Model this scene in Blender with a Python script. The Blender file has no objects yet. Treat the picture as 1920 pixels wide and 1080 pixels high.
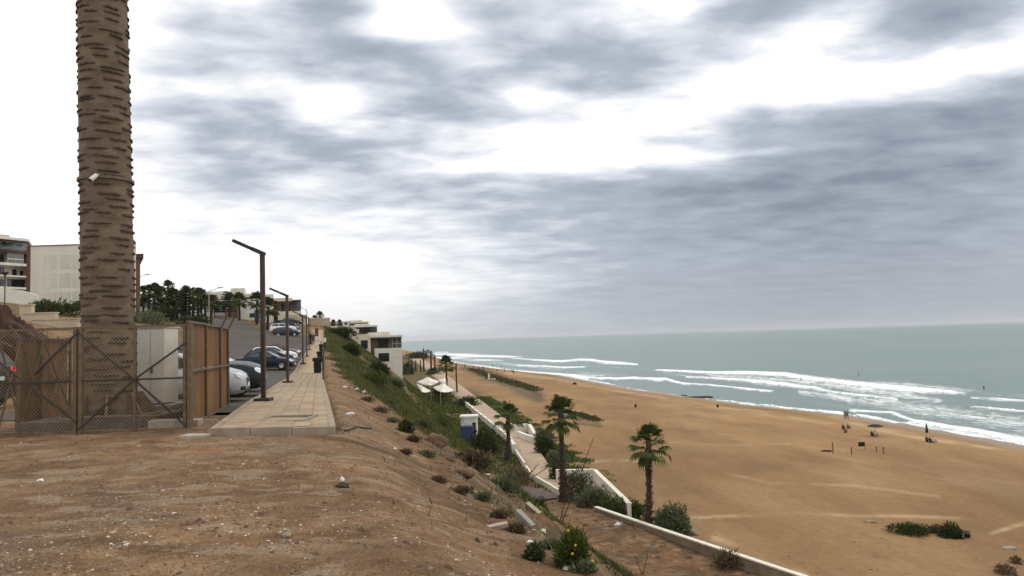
import bpy, math, random
import numpy as np
from mathutils import Vector, Matrix
SC = bpy.context.scene
COL = SC.collection
R = math.radians
rng = random.Random(7)
nrg = np.random.default_rng(11)

# ------------------------------------------------------------------ camera
F = 1387.0                       # focal length in photo pixels (1920 wide)
EYE = Vector((0.0, 0.0, 1.65))
PITCH, ROLL = math.atan(91.7 / F), R(1.78)
FW = Vector((0, math.cos(PITCH), math.sin(PITCH)))
U0 = Vector((0, -math.sin(PITCH), math.cos(PITCH)))
R0 = Vector((1, 0, 0))
CR = R0 * math.cos(ROLL) - U0 * math.sin(ROLL)
CU = R0 * math.sin(ROLL) + U0 * math.cos(ROLL)
cam_d = bpy.data.cameras.new('camera')
cam_d.sensor_width = 36.0
cam_d.lens = F / 1920 * 36
cam_d.clip_start = 0.05
cam_d.clip_end = 40000
cam = bpy.data.objects.new('camera', cam_d)
COL.objects.link(cam)
cam.matrix_world = Matrix(((CR.x, CU.x, -FW.x, EYE.x), (CR.y, CU.y, -FW.y, EYE.y), (CR.z, CU.z, -FW.z, EYE.z), (0, 0, 0, 1)))
SC.camera = cam
SC.view_settings.view_transform = 'Standard'
SC.view_settings.look = 'None'
SC.view_settings.exposure = 0.0
SC.view_settings.gamma = 1.0
SC.view_settings.use_curve_mapping = False
HAZE = 0.00006                   # even sea haze, built at the end of the script

def ray(px, py):
    d = FW + CR * ((px - 960) / F) + CU * ((540 - py) / F)
    return d
def at(px, py, Y):               # the point seen at a photo pixel, Y metres ahead
    d = ray(px, py)
    return EYE + d * (Y / d.y)
def plane(px, py, z):
    d = ray(px, py)
    return EYE + d * ((z - EYE.z) / d.z)
def project(X, Y, Z):
    X, Y, Z = np.asarray(X) - EYE.x, np.asarray(Y) - EYE.y, np.asarray(Z) - EYE.z
    w = X * FW.x + Y * FW.y + Z * FW.z
    w = np.maximum(w, 0.01)
    return 960 + F * (X * CR.x + Y * CR.y + Z * CR.z) / w, 540 - F * (X * CU.x + Y * CU.y + Z * CU.z) / w

# ------------------------------------------------------------------ sky and sun
SUN_AZ, SUN_EL = R(75), R(58)   # azimuth from +Y, negative to the left
def nd(nt, t, **kw):
    n = nt.nodes.new(t)
    for k, v in kw.items():
        if k == 'ins':
            for i, val in v.items():
                if hasattr(val, 'is_output'):
                    nt.links.new(val, n.inputs[i])
                else:
                    n.inputs[i].default_value = val
        else:
            setattr(n, k, v)
    return n
def mth(nt, op, a, b=0.0, c=None, clamp=False):
    ins = {0: a, 1: b}
    if c is not None: ins[2] = c
    return nd(nt, 'ShaderNodeMath', operation=op, use_clamp=clamp, ins=ins).outputs[0]
def ramp(nt, fac, stops, interp='LINEAR'):
    r = nd(nt, 'ShaderNodeValToRGB', ins={0: fac})
    cr = r.color_ramp
    cr.interpolation = interp
    while len(cr.elements) < len(stops): cr.elements.new(0.5)
    for e, (p, c) in zip(cr.elements, stops):
        e.position = p
        e.color = (*c, 1) if len(c) == 3 else c
    return r.outputs[0]

W = bpy.data.worlds.new('World')
SC.world = W
W.use_nodes = True
nt = W.node_tree
nt.nodes.clear()
tc = nd(nt, 'ShaderNodeTexCoord')
sx = nd(nt, 'ShaderNodeSeparateXYZ', ins={0: tc.outputs['Generated']})
az = mth(nt, 'ARCTAN2', sx.outputs[0], sx.outputs[1])
el = mth(nt, 'MAXIMUM', mth(nt, 'ARCSINE', sx.outputs[2]), 0.004)    # below the horizon the sky simply goes on as at the horizon
zz = mth(nt, 'ADD', mth(nt, 'MAXIMUM', sx.outputs[2], 0.0), 0.13)
cp = nd(nt, 'ShaderNodeCombineXYZ', ins={0: mth(nt, 'DIVIDE', sx.outputs[0], zz), 1: mth(nt, 'DIVIDE', sx.outputs[1], zz), 2: 0.0}).outputs[0]
nbig = nd(nt, 'ShaderNodeTexNoise', ins={'Vector': cp, 'Scale': 1.1, 'Detail': 3.0, 'Roughness': 0.5})
nmap = nd(nt, 'ShaderNodeMapping', ins={'Vector': cp, 'Rotation': (0, 0, R(-24)), 'Scale': (0.88, 1.25, 1)})
nmid = nd(nt, 'ShaderNodeTexNoise', ins={'Vector': nmap.outputs[0], 'Scale': 4.2, 'Detail': 7.0, 'Roughness': 0.52, 'Distortion': 0.15})
wv = nd(nt, 'ShaderNodeVectorMath', operation='SUBTRACT', ins={0: nbig.outputs['Color'], 1: (0.5, 0.5, 0.5)})
wv2 = nd(nt, 'ShaderNodeVectorMath', operation='MULTIPLY', ins={0: wv.outputs[0], 1: (0.16, 0.06, 0)})
ae = nd(nt, 'ShaderNodeCombineXYZ', ins={0: az, 1: el, 2: 0.0})
aw = nd(nt, 'ShaderNodeVectorMath', operation='ADD', ins={0: ae.outputs[0], 1: wv2.outputs[0]}).outputs[0]
BLOBS = [  # photo px centre, half sizes in px, amount (+ darker cloud, - gap)
    (610, 8, 90, 26, .55), (345, 30, 70, 24, .30), (610, 92, 130, 30, .50), (770, 160, 120, 40, .50), (1010, 78, 120, 38, .45), (930, 20, 90, 22, .2),
    (1160, 140, 180, 42, .52), (870, 238, 130, 26, .48), (570, 288, 210, 32, .46), (460, 215, 110, 30, .34), (400, 120, 120, 24, .30),
    (380, 335, 90, 26, .26), (1700, 40, 150, 50, .62), (1380, 22, 160, 34, .45), (1330, 240, 180, 34, .40),
    (1700, 222, 200, 36, .31), (1880, 185, 150, 50, .30), (1560, 330, 330, 70, .35), (1230, 360, 300, 34, .28),
    (1750, 450, 400, 110, .34), (1300, 460, 360, 80, .24), (1700, 585, 480, 80, .36), (1150, 590, 260, 50, .16), (880, 320, 150, 18, .30),
    (420, 435, 110, 20, .16), (700, 365, 260, 18, .22), (1000, 440, 260, 50, .16), (1830, 330, 200, 90, .14), (330, 200, 130, 50, .10), (520, 400, 220, 50, .10), (330, 90, 140, 40, .10),
    (1080, 270, 200, 34, -.50), (1430, 150, 200, 34, -.55), (1530, 60, 60, 24, -.55), (60, 250, 200, 420, -.28), (560, 500, 240, 80, -.22), (780, 40, 80, 30, -.35), (1750, 130, 200, 22, -.35),
    (1250, 30, 40, 25, -.2), (990, 190, 45, 18, -.35), (610, 205, 60, 24, -.30), (1180, 40, 60, 20, -.2), (900, 120, 60, 20, -.2), (1100, 300, 260, 14, -.2)]
acc = None
for (bx, by, sw, sh, am) in BLOBS:
    d = ray(bx, by).normalized()
    a0, e0 = math.atan2(d.x, d.y), math.asin(d.z)
    q = nd(nt, 'ShaderNodeVectorMath', operation='SUBTRACT', ins={0: aw, 1: (a0, e0, 0)})
    q = nd(nt, 'ShaderNodeVectorMath', operation='MULTIPLY', ins={0: q.outputs[0], 1: (F / sw * .8, F / sh * .8, 0)})
    q = nd(nt, 'ShaderNodeVectorMath', operation='DOT_PRODUCT', ins={0: q.outputs[0], 1: q.outputs[0]}).outputs['Value']
    g = mth(nt, 'POWER', 2.718, mth(nt, 'MULTIPLY', q, -1.0))
    acc = mth(nt, 'MULTIPLY', g, am) if acc is None else mth(nt, 'MULTIPLY_ADD', g, am, acc)
nz = mth(nt, 'ADD', mth(nt, 'MULTIPLY', mth(nt, 'SUBTRACT', nmid.outputs[0], 0.5), 1.25), mth(nt, 'MULTIPLY', mth(nt, 'SUBTRACT', nbig.outputs[0], 0.5), 0.35))
hfade = mth(nt, 'MULTIPLY', mth(nt, 'SUBTRACT', el, 0.03), 4.2, clamp=True)      # clouds smear out towards the horizon
nz = mth(nt, 'MULTIPLY', nz, mth(nt, 'MULTIPLY_ADD', hfade, 0.80, 0.20))
dens = mth(nt, 'ADD', mth(nt, 'ADD', acc, nz), 0.05, clamp=True)
ccol = ramp(nt, dens, [(0.0, (1.22, 1.22, 1.22)), (0.12, (1.02, 1.03, 1.05)), (0.28, (0.77, 0.81, 0.88)), (0.50, (0.49, 0.54, 0.625)), (0.95, (0.26, 0.295, 0.365))])
hz = mth(nt, 'SUBTRACT', 1.0, mth(nt, 'MULTIPLY', mth(nt, 'ABSOLUTE', el), 9.0), clamp=True)
hz = mth(nt, 'MULTIPLY', mth(nt, 'POWER', hz, 1.6), 0.55)
haz = nd(nt, 'ShaderNodeMix', data_type='RGBA', ins={0: hz, 6: ccol, 7: (0.47, 0.50, 0.525, 1)})
warm = mth(nt, 'MULTIPLY', hz, mth(nt, 'MULTIPLY', mth(nt, 'SUBTRACT', -0.10, az), 3.0, clamp=True), clamp=True)
haz2 = nd(nt, 'ShaderNodeMix', data_type='RGBA', ins={0: mth(nt, 'MULTIPLY', warm, 1.8, clamp=True), 6: haz.outputs[2], 7: (1.06, 1.03, 0.95, 1)})
sky = nd(nt, 'ShaderNodeTexSky', sky_type='NISHITA', sun_disc=False, sun_elevation=SUN_EL, sun_rotation=SUN_AZ, air_density=1.0, dust_density=2.0)
sk = nd(nt, 'ShaderNodeBackground', ins={0: sky.outputs[0], 1: 0.07})
cl = nd(nt, 'ShaderNodeBackground', ins={0: haz2.outputs[2], 1: 1.0})
mx = nd(nt, 'ShaderNodeMixShader', ins={0: 0.93, 1: sk.outputs[0], 2: cl.outputs[0]})
wo = nd(nt, 'ShaderNodeOutputWorld', ins={0: mx.outputs[0]})

sd = bpy.data.lights.new('sun', 'SUN')
sd.energy = 1.0
sd.angle = R(26)
sd.color = (1.0, 0.95, 0.86)
so = bpy.data.objects.new('sun', sd)
COL.objects.link(so)
sv = Vector((math.sin(SUN_AZ) * math.cos(SUN_EL), math.cos(SUN_AZ) * math.cos(SUN_EL), math.sin(SUN_EL)))
so.rotation_euler = sv.to_track_quat('Z', 'Y').to_euler()
so.location = (0, 0, 60)

# ------------------------------------------------------------------ helpers
ORG = {}
BLOCK_DIR = None                # depth direction of wall blocks when a building is skewed
def thing(name, label, cat, loc=(0, 0, 0), rotz=0.0, group=None):
    o = bpy.data.objects.new(name, None)
    COL.objects.link(o)
    o.location = loc
    o.rotation_euler = (0, 0, rotz)
    o.empty_display_size = 0.2
    tag(o, label, cat, group)
    ORG[o.name] = Vector(loc)
    return o
def tag(o, label=None, cat=None, group=None, kind=None):
    if label: o['label'] = label
    if cat: o['category'] = cat
    if group: o['group'] = group
    if kind: o['kind'] = kind
    return o
def org(o):
    while o is not None:
        if o.name in ORG: return ORG[o.name]
        o = o.parent
    return Vector((0, 0, 0))
def link_mesh(name, me, parent=None, mats=None):
    o = bpy.data.objects.new(name, me)
    COL.objects.link(o)
    if parent is not None: o.parent = parent
    for m in (mats or []): me.materials.append(m)
    return o
class MB:
    def __init__(s): s.v = []; s.f = []; s.m = []; s.cur = 0
    def add(s, vs, fs):
        b = len(s.v)
        s.v += [tuple(v) for v in vs]
        s.f += [tuple(i + b for i in f) for f in fs]
        s.m += [s.cur] * len(fs)
    def box(s, c, size, rot=0.0, taper=1.0):
        x, y, z = size[0] / 2, size[1] / 2, size[2] / 2
        cr, sr = math.cos(rot), math.sin(rot)
        vs = []
        for dz in (-z, z):
            t = taper if dz > 0 else 1.0
            for dx, dy in ((-x, -y), (x, -y), (x, y), (-x, y)):
                dx *= t; dy *= t
                vs.append((c[0] + dx * cr - dy * sr, c[1] + dx * sr + dy * cr, c[2] + dz))
        s.add(vs, [(3, 2, 1, 0), (4, 5, 6, 7), (0, 1, 5, 4), (1, 2, 6, 5), (2, 3, 7, 6), (3, 0, 4, 7)])
    def block(s, A, B, depth, z0, z1):          # prism whose front edge runs A>B, depth away from the viewer
        a, b = Vector((A[0], A[1])), Vector((B[0], B[1]))
        d = (b - a).normalized()
        n = (Vector((-d.y, d.x)) if BLOCK_DIR is None else Vector(BLOCK_DIR).normalized()) * depth
        p = [a, b, b + n, a + n]
        s.add([(q.x, q.y, z0) for q in p] + [(q.x, q.y, z1) for q in p], [(3, 2, 1, 0), (4, 5, 6, 7), (0, 1, 5, 4), (1, 2, 6, 5), (2, 3, 7, 6), (3, 0, 4, 7)])
    def prism(s, poly, z0, z1):
        n = len(poly)
        s.add([(p[0], p[1], z0) for p in poly] + [(p[0], p[1], z1) for p in poly],
              [tuple(range(n - 1, -1, -1)), tuple(range(n, 2 * n))] + [(i, (i + 1) % n, n + (i + 1) % n, n + i) for i in range(n)])
    def tube(s, pts, rad, n=6, cap=True):
        pts = [Vector(p) for p in pts]
        rs = rad if isinstance(rad, (list, tuple)) else [rad] * len(pts)
        vs = []
        t0 = (pts[1] - pts[0]).normalized()
        ref = Vector((0, 0, 1)) if abs(t0.z) < 0.9 else Vector((1, 0, 0))
        for i, p in enumerate(pts):
            t = (pts[min(i + 1, len(pts) - 1)] - pts[max(i - 1, 0)]).normalized()
            a = t.cross(ref).normalized()
            b = t.cross(a)
            for k in range(n):
                an = 2 * math.pi * (k + .5) / n
                vs.append(p + (a * math.cos(an) + b * math.sin(an)) * rs[i])
        fs = []
        for i in range(len(pts) - 1):
            for k in range(n):
                fs.append((i * n + k, i * n + (k + 1) % n, (i + 1) * n + (k + 1) % n, (i + 1) * n + k))
        if cap:
            fs.append(tuple(range(n))[::-1]); fs.append(tuple(range((len(pts) - 1) * n, len(pts) * n)))
        s.add(vs, fs)
    def lathe(s, prof, n=12, c=(0, 0, 0), axis='z'):
        vs = []; m = len(prof)
        for k in range(n):
            an = 2 * math.pi * k / n
            for (r, h) in prof:
                if axis == 'z': vs.append((c[0] + r * math.cos(an), c[1] + r * math.sin(an), c[2] + h))
                else: vs.append((c[0] + r * math.cos(an), c[1] + h, c[2] + r * math.sin(an)))
        fs = []
        for k in range(n):
            for j in range(m - 1):
                q = (k * m + j, ((k + 1) % n) * m + j, ((k + 1) % n) * m + j + 1, k * m + j + 1)
                fs.append(q if axis == 'z' else q[::-1])
        s.add(vs, fs)
    def bar(s, p, q, w, h=None):               # square bar between two points
        h = h or w
        p, q = Vector(p), Vector(q)
        t = (q - p).normalized()
        ref = Vector((0, 0, 1)) if abs(t.z) < 0.95 else Vector((0, 1, 0))
        a = t.cross(ref).normalized() * (w / 2); b = a.normalized().cross(t) * (h / 2)
        vs = [p - a - b, p + a - b, p + a + b, p - a + b, q - a - b, q + a - b, q + a + b, q - a + b]
        s.add(vs, [(3, 2, 1, 0), (4, 5, 6, 7), (0, 1, 5, 4), (1, 2, 6, 5), (2, 3, 7, 6), (3, 0, 4, 7)])
    def tri(s, a, b, c): s.add([a, b, c], [(0, 1, 2)])
    def quad(s, a, b, c, d): s.add([a, b, c, d], [(0, 1, 2, 3)])
    def ball(s, c, r, seg=8, rings=5, jit=0.0):
        vs = []; rx, ry, rz = r if isinstance(r, (list, tuple)) else (r, r, r)
        for i in range(rings + 1):
            th = math.pi * i / rings
            for k in range(seg):
                an = 2 * math.pi * k / seg
                j = 1 + rng.uniform(-jit, jit)
                vs.append((c[0] + rx * j * math.sin(th) * math.cos(an), c[1] + ry * j * math.sin(th) * math.sin(an), c[2] + rz * j * math.cos(th)))
        fs = []
        for i in range(rings):
            for k in range(seg):
                a, b = i * seg + k, i * seg + (k + 1) % seg
                fs.append((a, a + seg, b + seg, b))
        s.add(vs, fs)
    def mesh(s, name, o=(0, 0, 0), smooth=False):
        me = bpy.data.meshes.new(name)
        if o[0] or o[1] or o[2]:
            vv = [(v[0] - o[0], v[1] - o[1], v[2] - o[2]) for v in s.v]
        else: vv = s.v
        me.from_pydata(vv, [], s.f)
        if any(s.m): me.polygons.foreach_set('material_index', s.m)
        if smooth: me.polygons.foreach_set('use_smooth', [True] * len(s.f))
        me.update()
        return me
    def build(s, name, mats, parent=None, smooth=False, bevel=0.0):
        if not isinstance(mats, (list, tuple)): mats = [mats]
        o = link_mesh(name, s.mesh(name, org(parent), smooth), parent, mats)
        if bevel:
            b = o.modifiers.new('bevel', 'BEVEL'); b.width = bevel; b.segments = 2; b.limit_method = 'ANGLE'
        return o
def kids(o): return [c for c in bpy.data.objects if c.parent is o]
def copy_tree(o, parent=None, _k=None):
    if _k is None:
        _k = {}
        for c in bpy.data.objects:
            if c.parent is not None: _k.setdefault(c.parent.name, []).append(c)
    c = o.copy(); COL.objects.link(c); c.parent = parent
    for ch in _k.get(o.name, []): copy_tree(ch, c, _k)
    return c

# ------------------------------------------------------------------ materials
MAT = {}
def mat(name, c1, c2=None, scale=4.0, rough=0.85, bump=0.0, bscale=40.0, metal=0.0, rnd=0.0, spec=0.3, island=0.0, detail=5.0, stretch=(1, 1, 1), contrast=(0.35, 0.65), coat=0.0, world=False):
    m = bpy.data.materials.new(name); m.use_nodes = True
    t = m.node_tree; t.nodes.clear()
    b = nd(t, 'ShaderNodeBsdfPrincipled', ins={'Roughness': rough, 'Metallic': metal, 'Specular IOR Level': spec, 'Coat Weight': coat, 'Coat Roughness': 0.08})
    if world: vec = nd(t, 'ShaderNodeNewGeometry').outputs['Position']
    else: vec = nd(t, 'ShaderNodeTexCoord').outputs['Object']
    vec = nd(t, 'ShaderNodeMapping', ins={'Vector': vec, 'Scale': stretch}).outputs[0]
    n = nd(t, 'ShaderNodeTexNoise', ins={'Vector': vec, 'Scale': scale, 'Detail': detail, 'Roughness': 0.6})
    c2 = c2 or tuple(x * 0.8 for x in c1)
    col = ramp(t, n.outputs[0], [(contrast[0], c1), (contrast[1], c2)])
    if island:
        g = nd(t, 'ShaderNodeNewGeometry')
        mr = nd(t, 'ShaderNodeMapRange', ins={0: g.outputs['Random Per Island'], 3: 1 - island, 4: 1 + island})
        col = nd(t, 'ShaderNodeVectorMath', operation='MULTIPLY', ins={0: col, 1: mr.outputs[0]}).outputs[0]
    if rnd:
        oi = nd(t, 'ShaderNodeObjectInfo')
        mr = nd(t, 'ShaderNodeMapRange', ins={0: oi.outputs['Random'], 3: 1 - rnd, 4: 1 + rnd})
        col = nd(t, 'ShaderNodeVectorMath', operation='MULTIPLY', ins={0: col, 1: mr.outputs[0]}).outputs[0]
    t.links.new(col, b.inputs['Base Color'])
    if bump:
        n2 = nd(t, 'ShaderNodeTexNoise', ins={'Vector': vec, 'Scale': bscale, 'Detail': 4.0})
        bp = nd(t, 'ShaderNodeBump', ins={'Strength': bump, 'Distance': 0.02, 'Height': n2.outputs[0]})
        t.links.new(bp.outputs[0], b.inputs['Normal'])
    nd(t, 'ShaderNodeOutputMaterial', ins={0: b.outputs[0]})
    MAT[name] = m
    return m
def emit(name, c, s):
    m = mat(name, c, c)
    b = [n for n in m.node_tree.nodes if n.type == 'BSDF_PRINCIPLED'][0]
    b.inputs['Emission Color'].default_value = (*c, 1); b.inputs['Emission Strength'].default_value = s
    return m
mat('cream_wall', (.74, .68, .56), (.62, .56, .45), scale=.5, bump=.2, bscale=6)
mat('stained_wall', (.74, .69, .58), (.64, .59, .49), scale=.35, bump=.2, bscale=6, stretch=(1, 1, .35))
mat('white_wall', (.80, .76, .68), (.66, .62, .53), scale=.8, bump=.2, bscale=8)
mat('white_trim', (.78, .75, .68), (.62, .58, .5), scale=1.5)
mat('brown_wall', (.20, .13, .075), (.16, .10, .06), scale=.8)
mat('red_brown', (.12, .055, .035), (.09, .045, .03), scale=1.0)
mat('beige_wall', (.58, .48, .34), (.46, .37, .26), scale=.5, bump=.2, bscale=8)
mat('pale_stain', (.52, .50, .43), (.68, .635, .53), scale=.5, stretch=(1, 1, .25), detail=8)
mat('roof_edge', (.16, .14, .12))
mat('frame_dark', (.03, .028, .026), rough=.5)
mat('glass_dark', (.012, .014, .017), (.03, .035, .04), rough=.08, spec=.8, scale=.6)
mat('glass_blue', (.10, .13, .15), (.05, .07, .085), rough=.06, spec=.9, scale=.5)
mat('steel_brown', (.18, .125, .075), (.115, .077, .046), scale=8, rough=.6, metal=.2)
mat('steel_dark', (.045, .036, .03), (.07, .05, .038), scale=9, rough=.55, metal=.2)
mat('galv', (.46, .37, .25), (.34, .26, .17), scale=12, rough=.6, metal=.1)
mat('sheet_brown', (.20, .098, .036), (.13, .062, .022), scale=1.6, rough=.75, stretch=(1, 1, .35), bump=.25, bscale=9)
mat('cabinet', (.76, .73, .65), (.66, .63, .55), scale=2.0, rough=.5)
mat('concrete', (.30, .27, .23), (.22, .195, .16), scale=3, bump=.4, bscale=25)
mat('concrete_dark', (.085, .07, .058), (.13, .105, .085), scale=4, bump=.4, bscale=25)
mat('bark_cast', (.215, .155, .104), (.105, .073, .048), scale=2.6, rough=.9, bump=.7, bscale=30, stretch=(1, 1, 2.2), contrast=(.3, .7))
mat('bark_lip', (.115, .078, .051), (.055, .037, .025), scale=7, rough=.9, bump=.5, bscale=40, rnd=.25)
mat('palm_bark', (.075, .052, .035), (.035, .024, .017), scale=9, rough=.95, bump=.8, bscale=30, stretch=(1, 1, 2.5))
mat('palm_boot', (.10, .07, .048), (.05, .034, .024), scale=5, island=.4)
mat('palm_leaf', (.075, .092, .022), (.040, .052, .013), scale=2, rough=.75, spec=.1, rnd=.3, island=.25)
mat('palm_leaf_dark', (.072, .082, .026), (.040, .048, .015), scale=1.2, rough=.8, spec=.1, island=.4)
mat('palm_dry', (.14, .095, .05), (.085, .055, .03), scale=3, island=.3)
mat('pine_leaf', (.030, .042, .022), (.018, .026, .014), scale=2, island=.35)
mat('leaf_green', (.105, .130, .032), (.058, .076, .018), scale=1.5, island=.4, rough=.75, spec=.12)
mat('leaf_dark', (.060, .075, .023), (.032, .043, .014), scale=1.5, island=.45, rough=.75, spec=.12)
mat('leaf_grey', (.16, .175, .088), (.09, .105, .05), scale=1.5, island=.35, rough=.7)
mat('leaf_dry', (.15, .105, .055), (.09, .065, .034), scale=1.5, island=.4)
mat('stem', (.10, .072, .045), (.06, .042, .028), scale=6)
mat('yellow_petal', (.80, .58, .03), (.75, .5, .02), scale=6)
mat('paver', (.40, .302, .198), (.30, .225, .145), scale=5, bump=.35, bscale=60, rnd=.17, contrast=(.3, .7))
mat('paver_far', (.39, .29, .175), (.32, .235, .14), scale=2, bump=.2, bscale=30, world=True)
mat('kerb', (.36, .295, .21), (.25, .20, .14), scale=3, bump=.3, bscale=30)
mat('white_paint', (.80, .76, .66), (.66, .60, .48), scale=2.5, bump=.2, bscale=20)
mat('rubber', (.018, .018, .018), rough=.8)
mat('rim', (.45, .45, .46), (.38, .38, .4), rough=.3, metal=.8)
mat('black_plastic', (.02, .02, .021), rough=.55)
mat('bin_green', (.022, .03, .028), (.03, .038, .036), rough=.5)
mat('lamp_clear', (.75, .77, .8), rough=.08, spec=.9)
mat('tail_off', (.28, .012, .012), rough=.2)
emit('tail_lit', (.8, .02, .03), .7)
mat('chrome', (.7, .7, .7), rough=.15, metal=1.0)
mat('plate', (.75, .75, .72), rough=.4)
mat('blue_tank', (.035, .055, .13), (.05, .075, .16), rough=.5, scale=2)
mat('canvas', (.80, .76, .66), (.68, .62, .5), scale=1.2, rough=.9)
mat('rock', (.20, .125, .075), (.12, .075, .046), scale=3, bump=.7, bscale=12, rnd=.2)
mat('rock_dark', (.035, .028, .024), (.06, .045, .035), scale=1.5, bump=.8, bscale=4)
mat('stone_pale', (.40, .33, .26), (.30, .24, .18), scale=6, bump=.5, bscale=30, rnd=.2)
mat('litter', (.82, .82, .80), (.70, .69, .66), scale=8, rough=.5)
mat('wood', (.22, .15, .09), (.13, .085, .05), scale=6, stretch=(1, 1, .2))
mat('skin', (.30, .17, .11), rough=.6)
mat('hair', (.015, .012, .01), rough=.6)
mat('cloth_black', (.012, .012, .014)); mat('cloth_white', (.70, .69, .66)); mat('cloth_navy', (.02, .025, .05)); mat('cloth_red', (.30, .06, .05)); mat('cloth_grey', (.13, .13, .14)); mat('cloth_pink', (.45, .24, .24))
PAINT = {}
def paint(name, c, metal=.4):
    if name not in PAINT: PAINT[name] = mat(name, c, tuple(x * .92 for x in c), rough=.36, metal=metal * .5, spec=.25, coat=.15, scale=1)
    return PAINT[name]
# ------------------------------------------------------------------ terrain
def _h(ix, iy, seed):
    n = (ix.astype(np.int64) * 374761393 + iy.astype(np.int64) * 668265263 + seed * 1442695041) & 0x7fffffff
    n = ((n ^ (n >> 13)) * 1274126177) & 0x7fffffff
    return ((n ^ (n >> 16)) & 0xffff) / 65535.0
def vnoise(x, y, seed=0):
    x = np.asarray(x, float); y = np.asarray(y, float)
    ix, iy = np.floor(x), np.floor(y)
    fx, fy = x - ix, y - iy
    fx = fx * fx * (3 - 2 * fx); fy = fy * fy * (3 - 2 * fy)
    a, b = _h(ix, iy, seed), _h(ix + 1, iy, seed)
    c, d = _h(ix, iy + 1, seed), _h(ix + 1, iy + 1, seed)
    return (a * (1 - fx) + b * fx) * (1 - fy) + (c * (1 - fx) + d * fx) * fy
def fbm(x, y, seed=0, oct=4, gain=.5):
    s = 0; a = 1; t = 0
    for i in range(oct):
        s = s + a * (vnoise(x * 2 ** i + 17.3 * i, y * 2 ** i - 9.1 * i, seed + i) - .5); t += a; a *= gain
    return s / t * 2
def sstep(a, b, x):
    t = np.clip((x - a) / (b - a), 0, 1)
    return t * t * (3 - 2 * t)

# plateau control points: photo pixel + distance, or plain metres
CP = [(0, 5, 0), (-10, 5, 0), (-10, 14, 0), (-3, 14, 0), (6, -5, 0), (-20, 5, 0.1), (-14, 21, 0), (-22, 22, .3), (-6.9, 20.4, 0), (-10.6, 34.7, -.27), (-17.7, 62.5, -.17),
      (-22.2, 79, .15), (-26.2, 94, .72), (-28.9, 107, 1.25), (-15, 35, -.2), (-24, 60, 0), (-32, 80, .9), (-34, 45, 1.6), (-30, 32, 1.0), (-60, 25, 5), (-100, 0, 9), (-100, 400, 7), (-300, 300, 22),
      (-70, 400, 3), (-200, 800, 4), (-300, 100, 22), (-45, 220, 3.5), (-90, 260, 9), (-8, 62, -.6), (-18, 107, .8), (0, 14, -.3), (4, 25, -.8), (0, 40, -.8), (-10, 90, 0.2), (-12, 75, -.3)]
for (px, py, Y) in [(535, 631, 118), (510, 628, 112), (480, 614, 140), (440, 601, 165), (395, 588, 190), (300, 578, 215), (390, 612, 125), (300, 604, 120), (100, 612, 62), (160, 577, 123), (60, 568, 123), (25, 543, 172),
                    (440, 597, 178), (560, 612, 150), (600, 611, 165), (640, 622, 140), (650, 622, 160)]:
    p = at(px, py, Y); CP.append((p.x, p.y, p.z))
CP = np.array(CP, float)
def _phi(r2): return np.where(r2 > 1e-9, r2 * np.log(r2 + 1e-12), 0.0) * .5
_n = len(CP)
_S = 100.0
_P = CP[:, :2] / _S
_A = np.zeros((_n + 3, _n + 3))
_A[:_n, :_n] = _phi(((_P[:, None, :] - _P[None, :, :]) ** 2).sum(-1)) + np.eye(_n) * 1e-4
_A[:_n, _n] = 1; _A[:_n, _n + 1:] = _P
_A[_n, :_n] = 1; _A[_n + 1:, :_n] = _P.T
_w = np.linalg.solve(_A, np.concatenate([CP[:, 2], [0, 0, 0]]))
def plateau(X, Y):
    x, y = np.asarray(X) / _S, np.asarray(Y) / _S
    z = _w[_n] + _w[_n + 1] * x + _w[_n + 2] * y
    for i in range(_n): z = z + _w[i] * _phi((x - _P[i, 0]) ** 2 + (y - _P[i, 1]) ** 2)
    return np.clip(z, -3, 45)
def seg(*pts):
    a = np.array(pts, float)
    return lambda Y: np.interp(Y, a[:, 0], a[:, 1])
walkR = seg((-60, 15.7), (13.4, -3.24), (40, -10.3), (107, -27.4), (178, -45.7), (370, -88), (569, -128), (1000, -230), (1600, -400))
walkL = seg((-60, 13.4), (13.4, -5.48), (40, -12.4), (107, -29.6), (140, -38))
promL = seg((61, 5.5), (66, 4.0), (75.7, 1.36), (101.8, -1.1), (178, -14), (370, -45), (569, -80), (1000, -175), (1600, -320))
promR = seg((66, 6.2), (71, 4.7), (82, 3.5), (107, 1.6), (178, -9.2), (370, -38.5), (569, -72), (1000, -165), (1600, -310))
bound = seg((-60, 72), (20, 27.2), (40.4, 15.7), (58, 6.3), (64, 6.0), (71, 4.7), (82, 3.5), (107, 1.6), (178, -9.2), (370, -38.5), (569, -72), (1000, -165), (1600, -310))
water = seg((-60, 88), (60, 88), (100, 84), (118, 81.7), (142, 79.0), (164, 75.5), (195, 61.5), (229, 52), (262, 41.6), (363, 24), (433, 0), (592, -46), (973, -112), (1600, -240))
crestd = seg((0, .4), (8, .5), (14, .75), (25, .75), (40, .4), (107, .3), (160, .2))
slope1 = seg((0, .8), (8, .72), (14, .75), (25, .52), (107, .52))
breakd = seg((0, 2.4), (8, 2.7), (14, 3.8), (20, 4.7), (25, 5.0), (40, 5.7), (107, 6.0))
SEA_Z = -18.0
def lowland(X, Y):
    b, w = bound(Y), water(Y)
    t = np.clip((X - b) / np.maximum(w - b, 5), 0, None)
    z = np.where(X < b, -12.5 + .48 * sstep(43, 56, Y) * (1 - sstep(59, 64, Y)), -13.0 - 5.0 * np.clip(t, 0, 1) ** 1.15 - np.clip(X - w, 0, 60) * .035)
    # the beach falls the last stretch a bit faster and has a low berm
    z = z + .35 * np.exp(-((X - (w - 14)) / 7.0) ** 2) * (X > b)
    return z
def dist_edge(X, Y): return X - walkR(Y)
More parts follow.
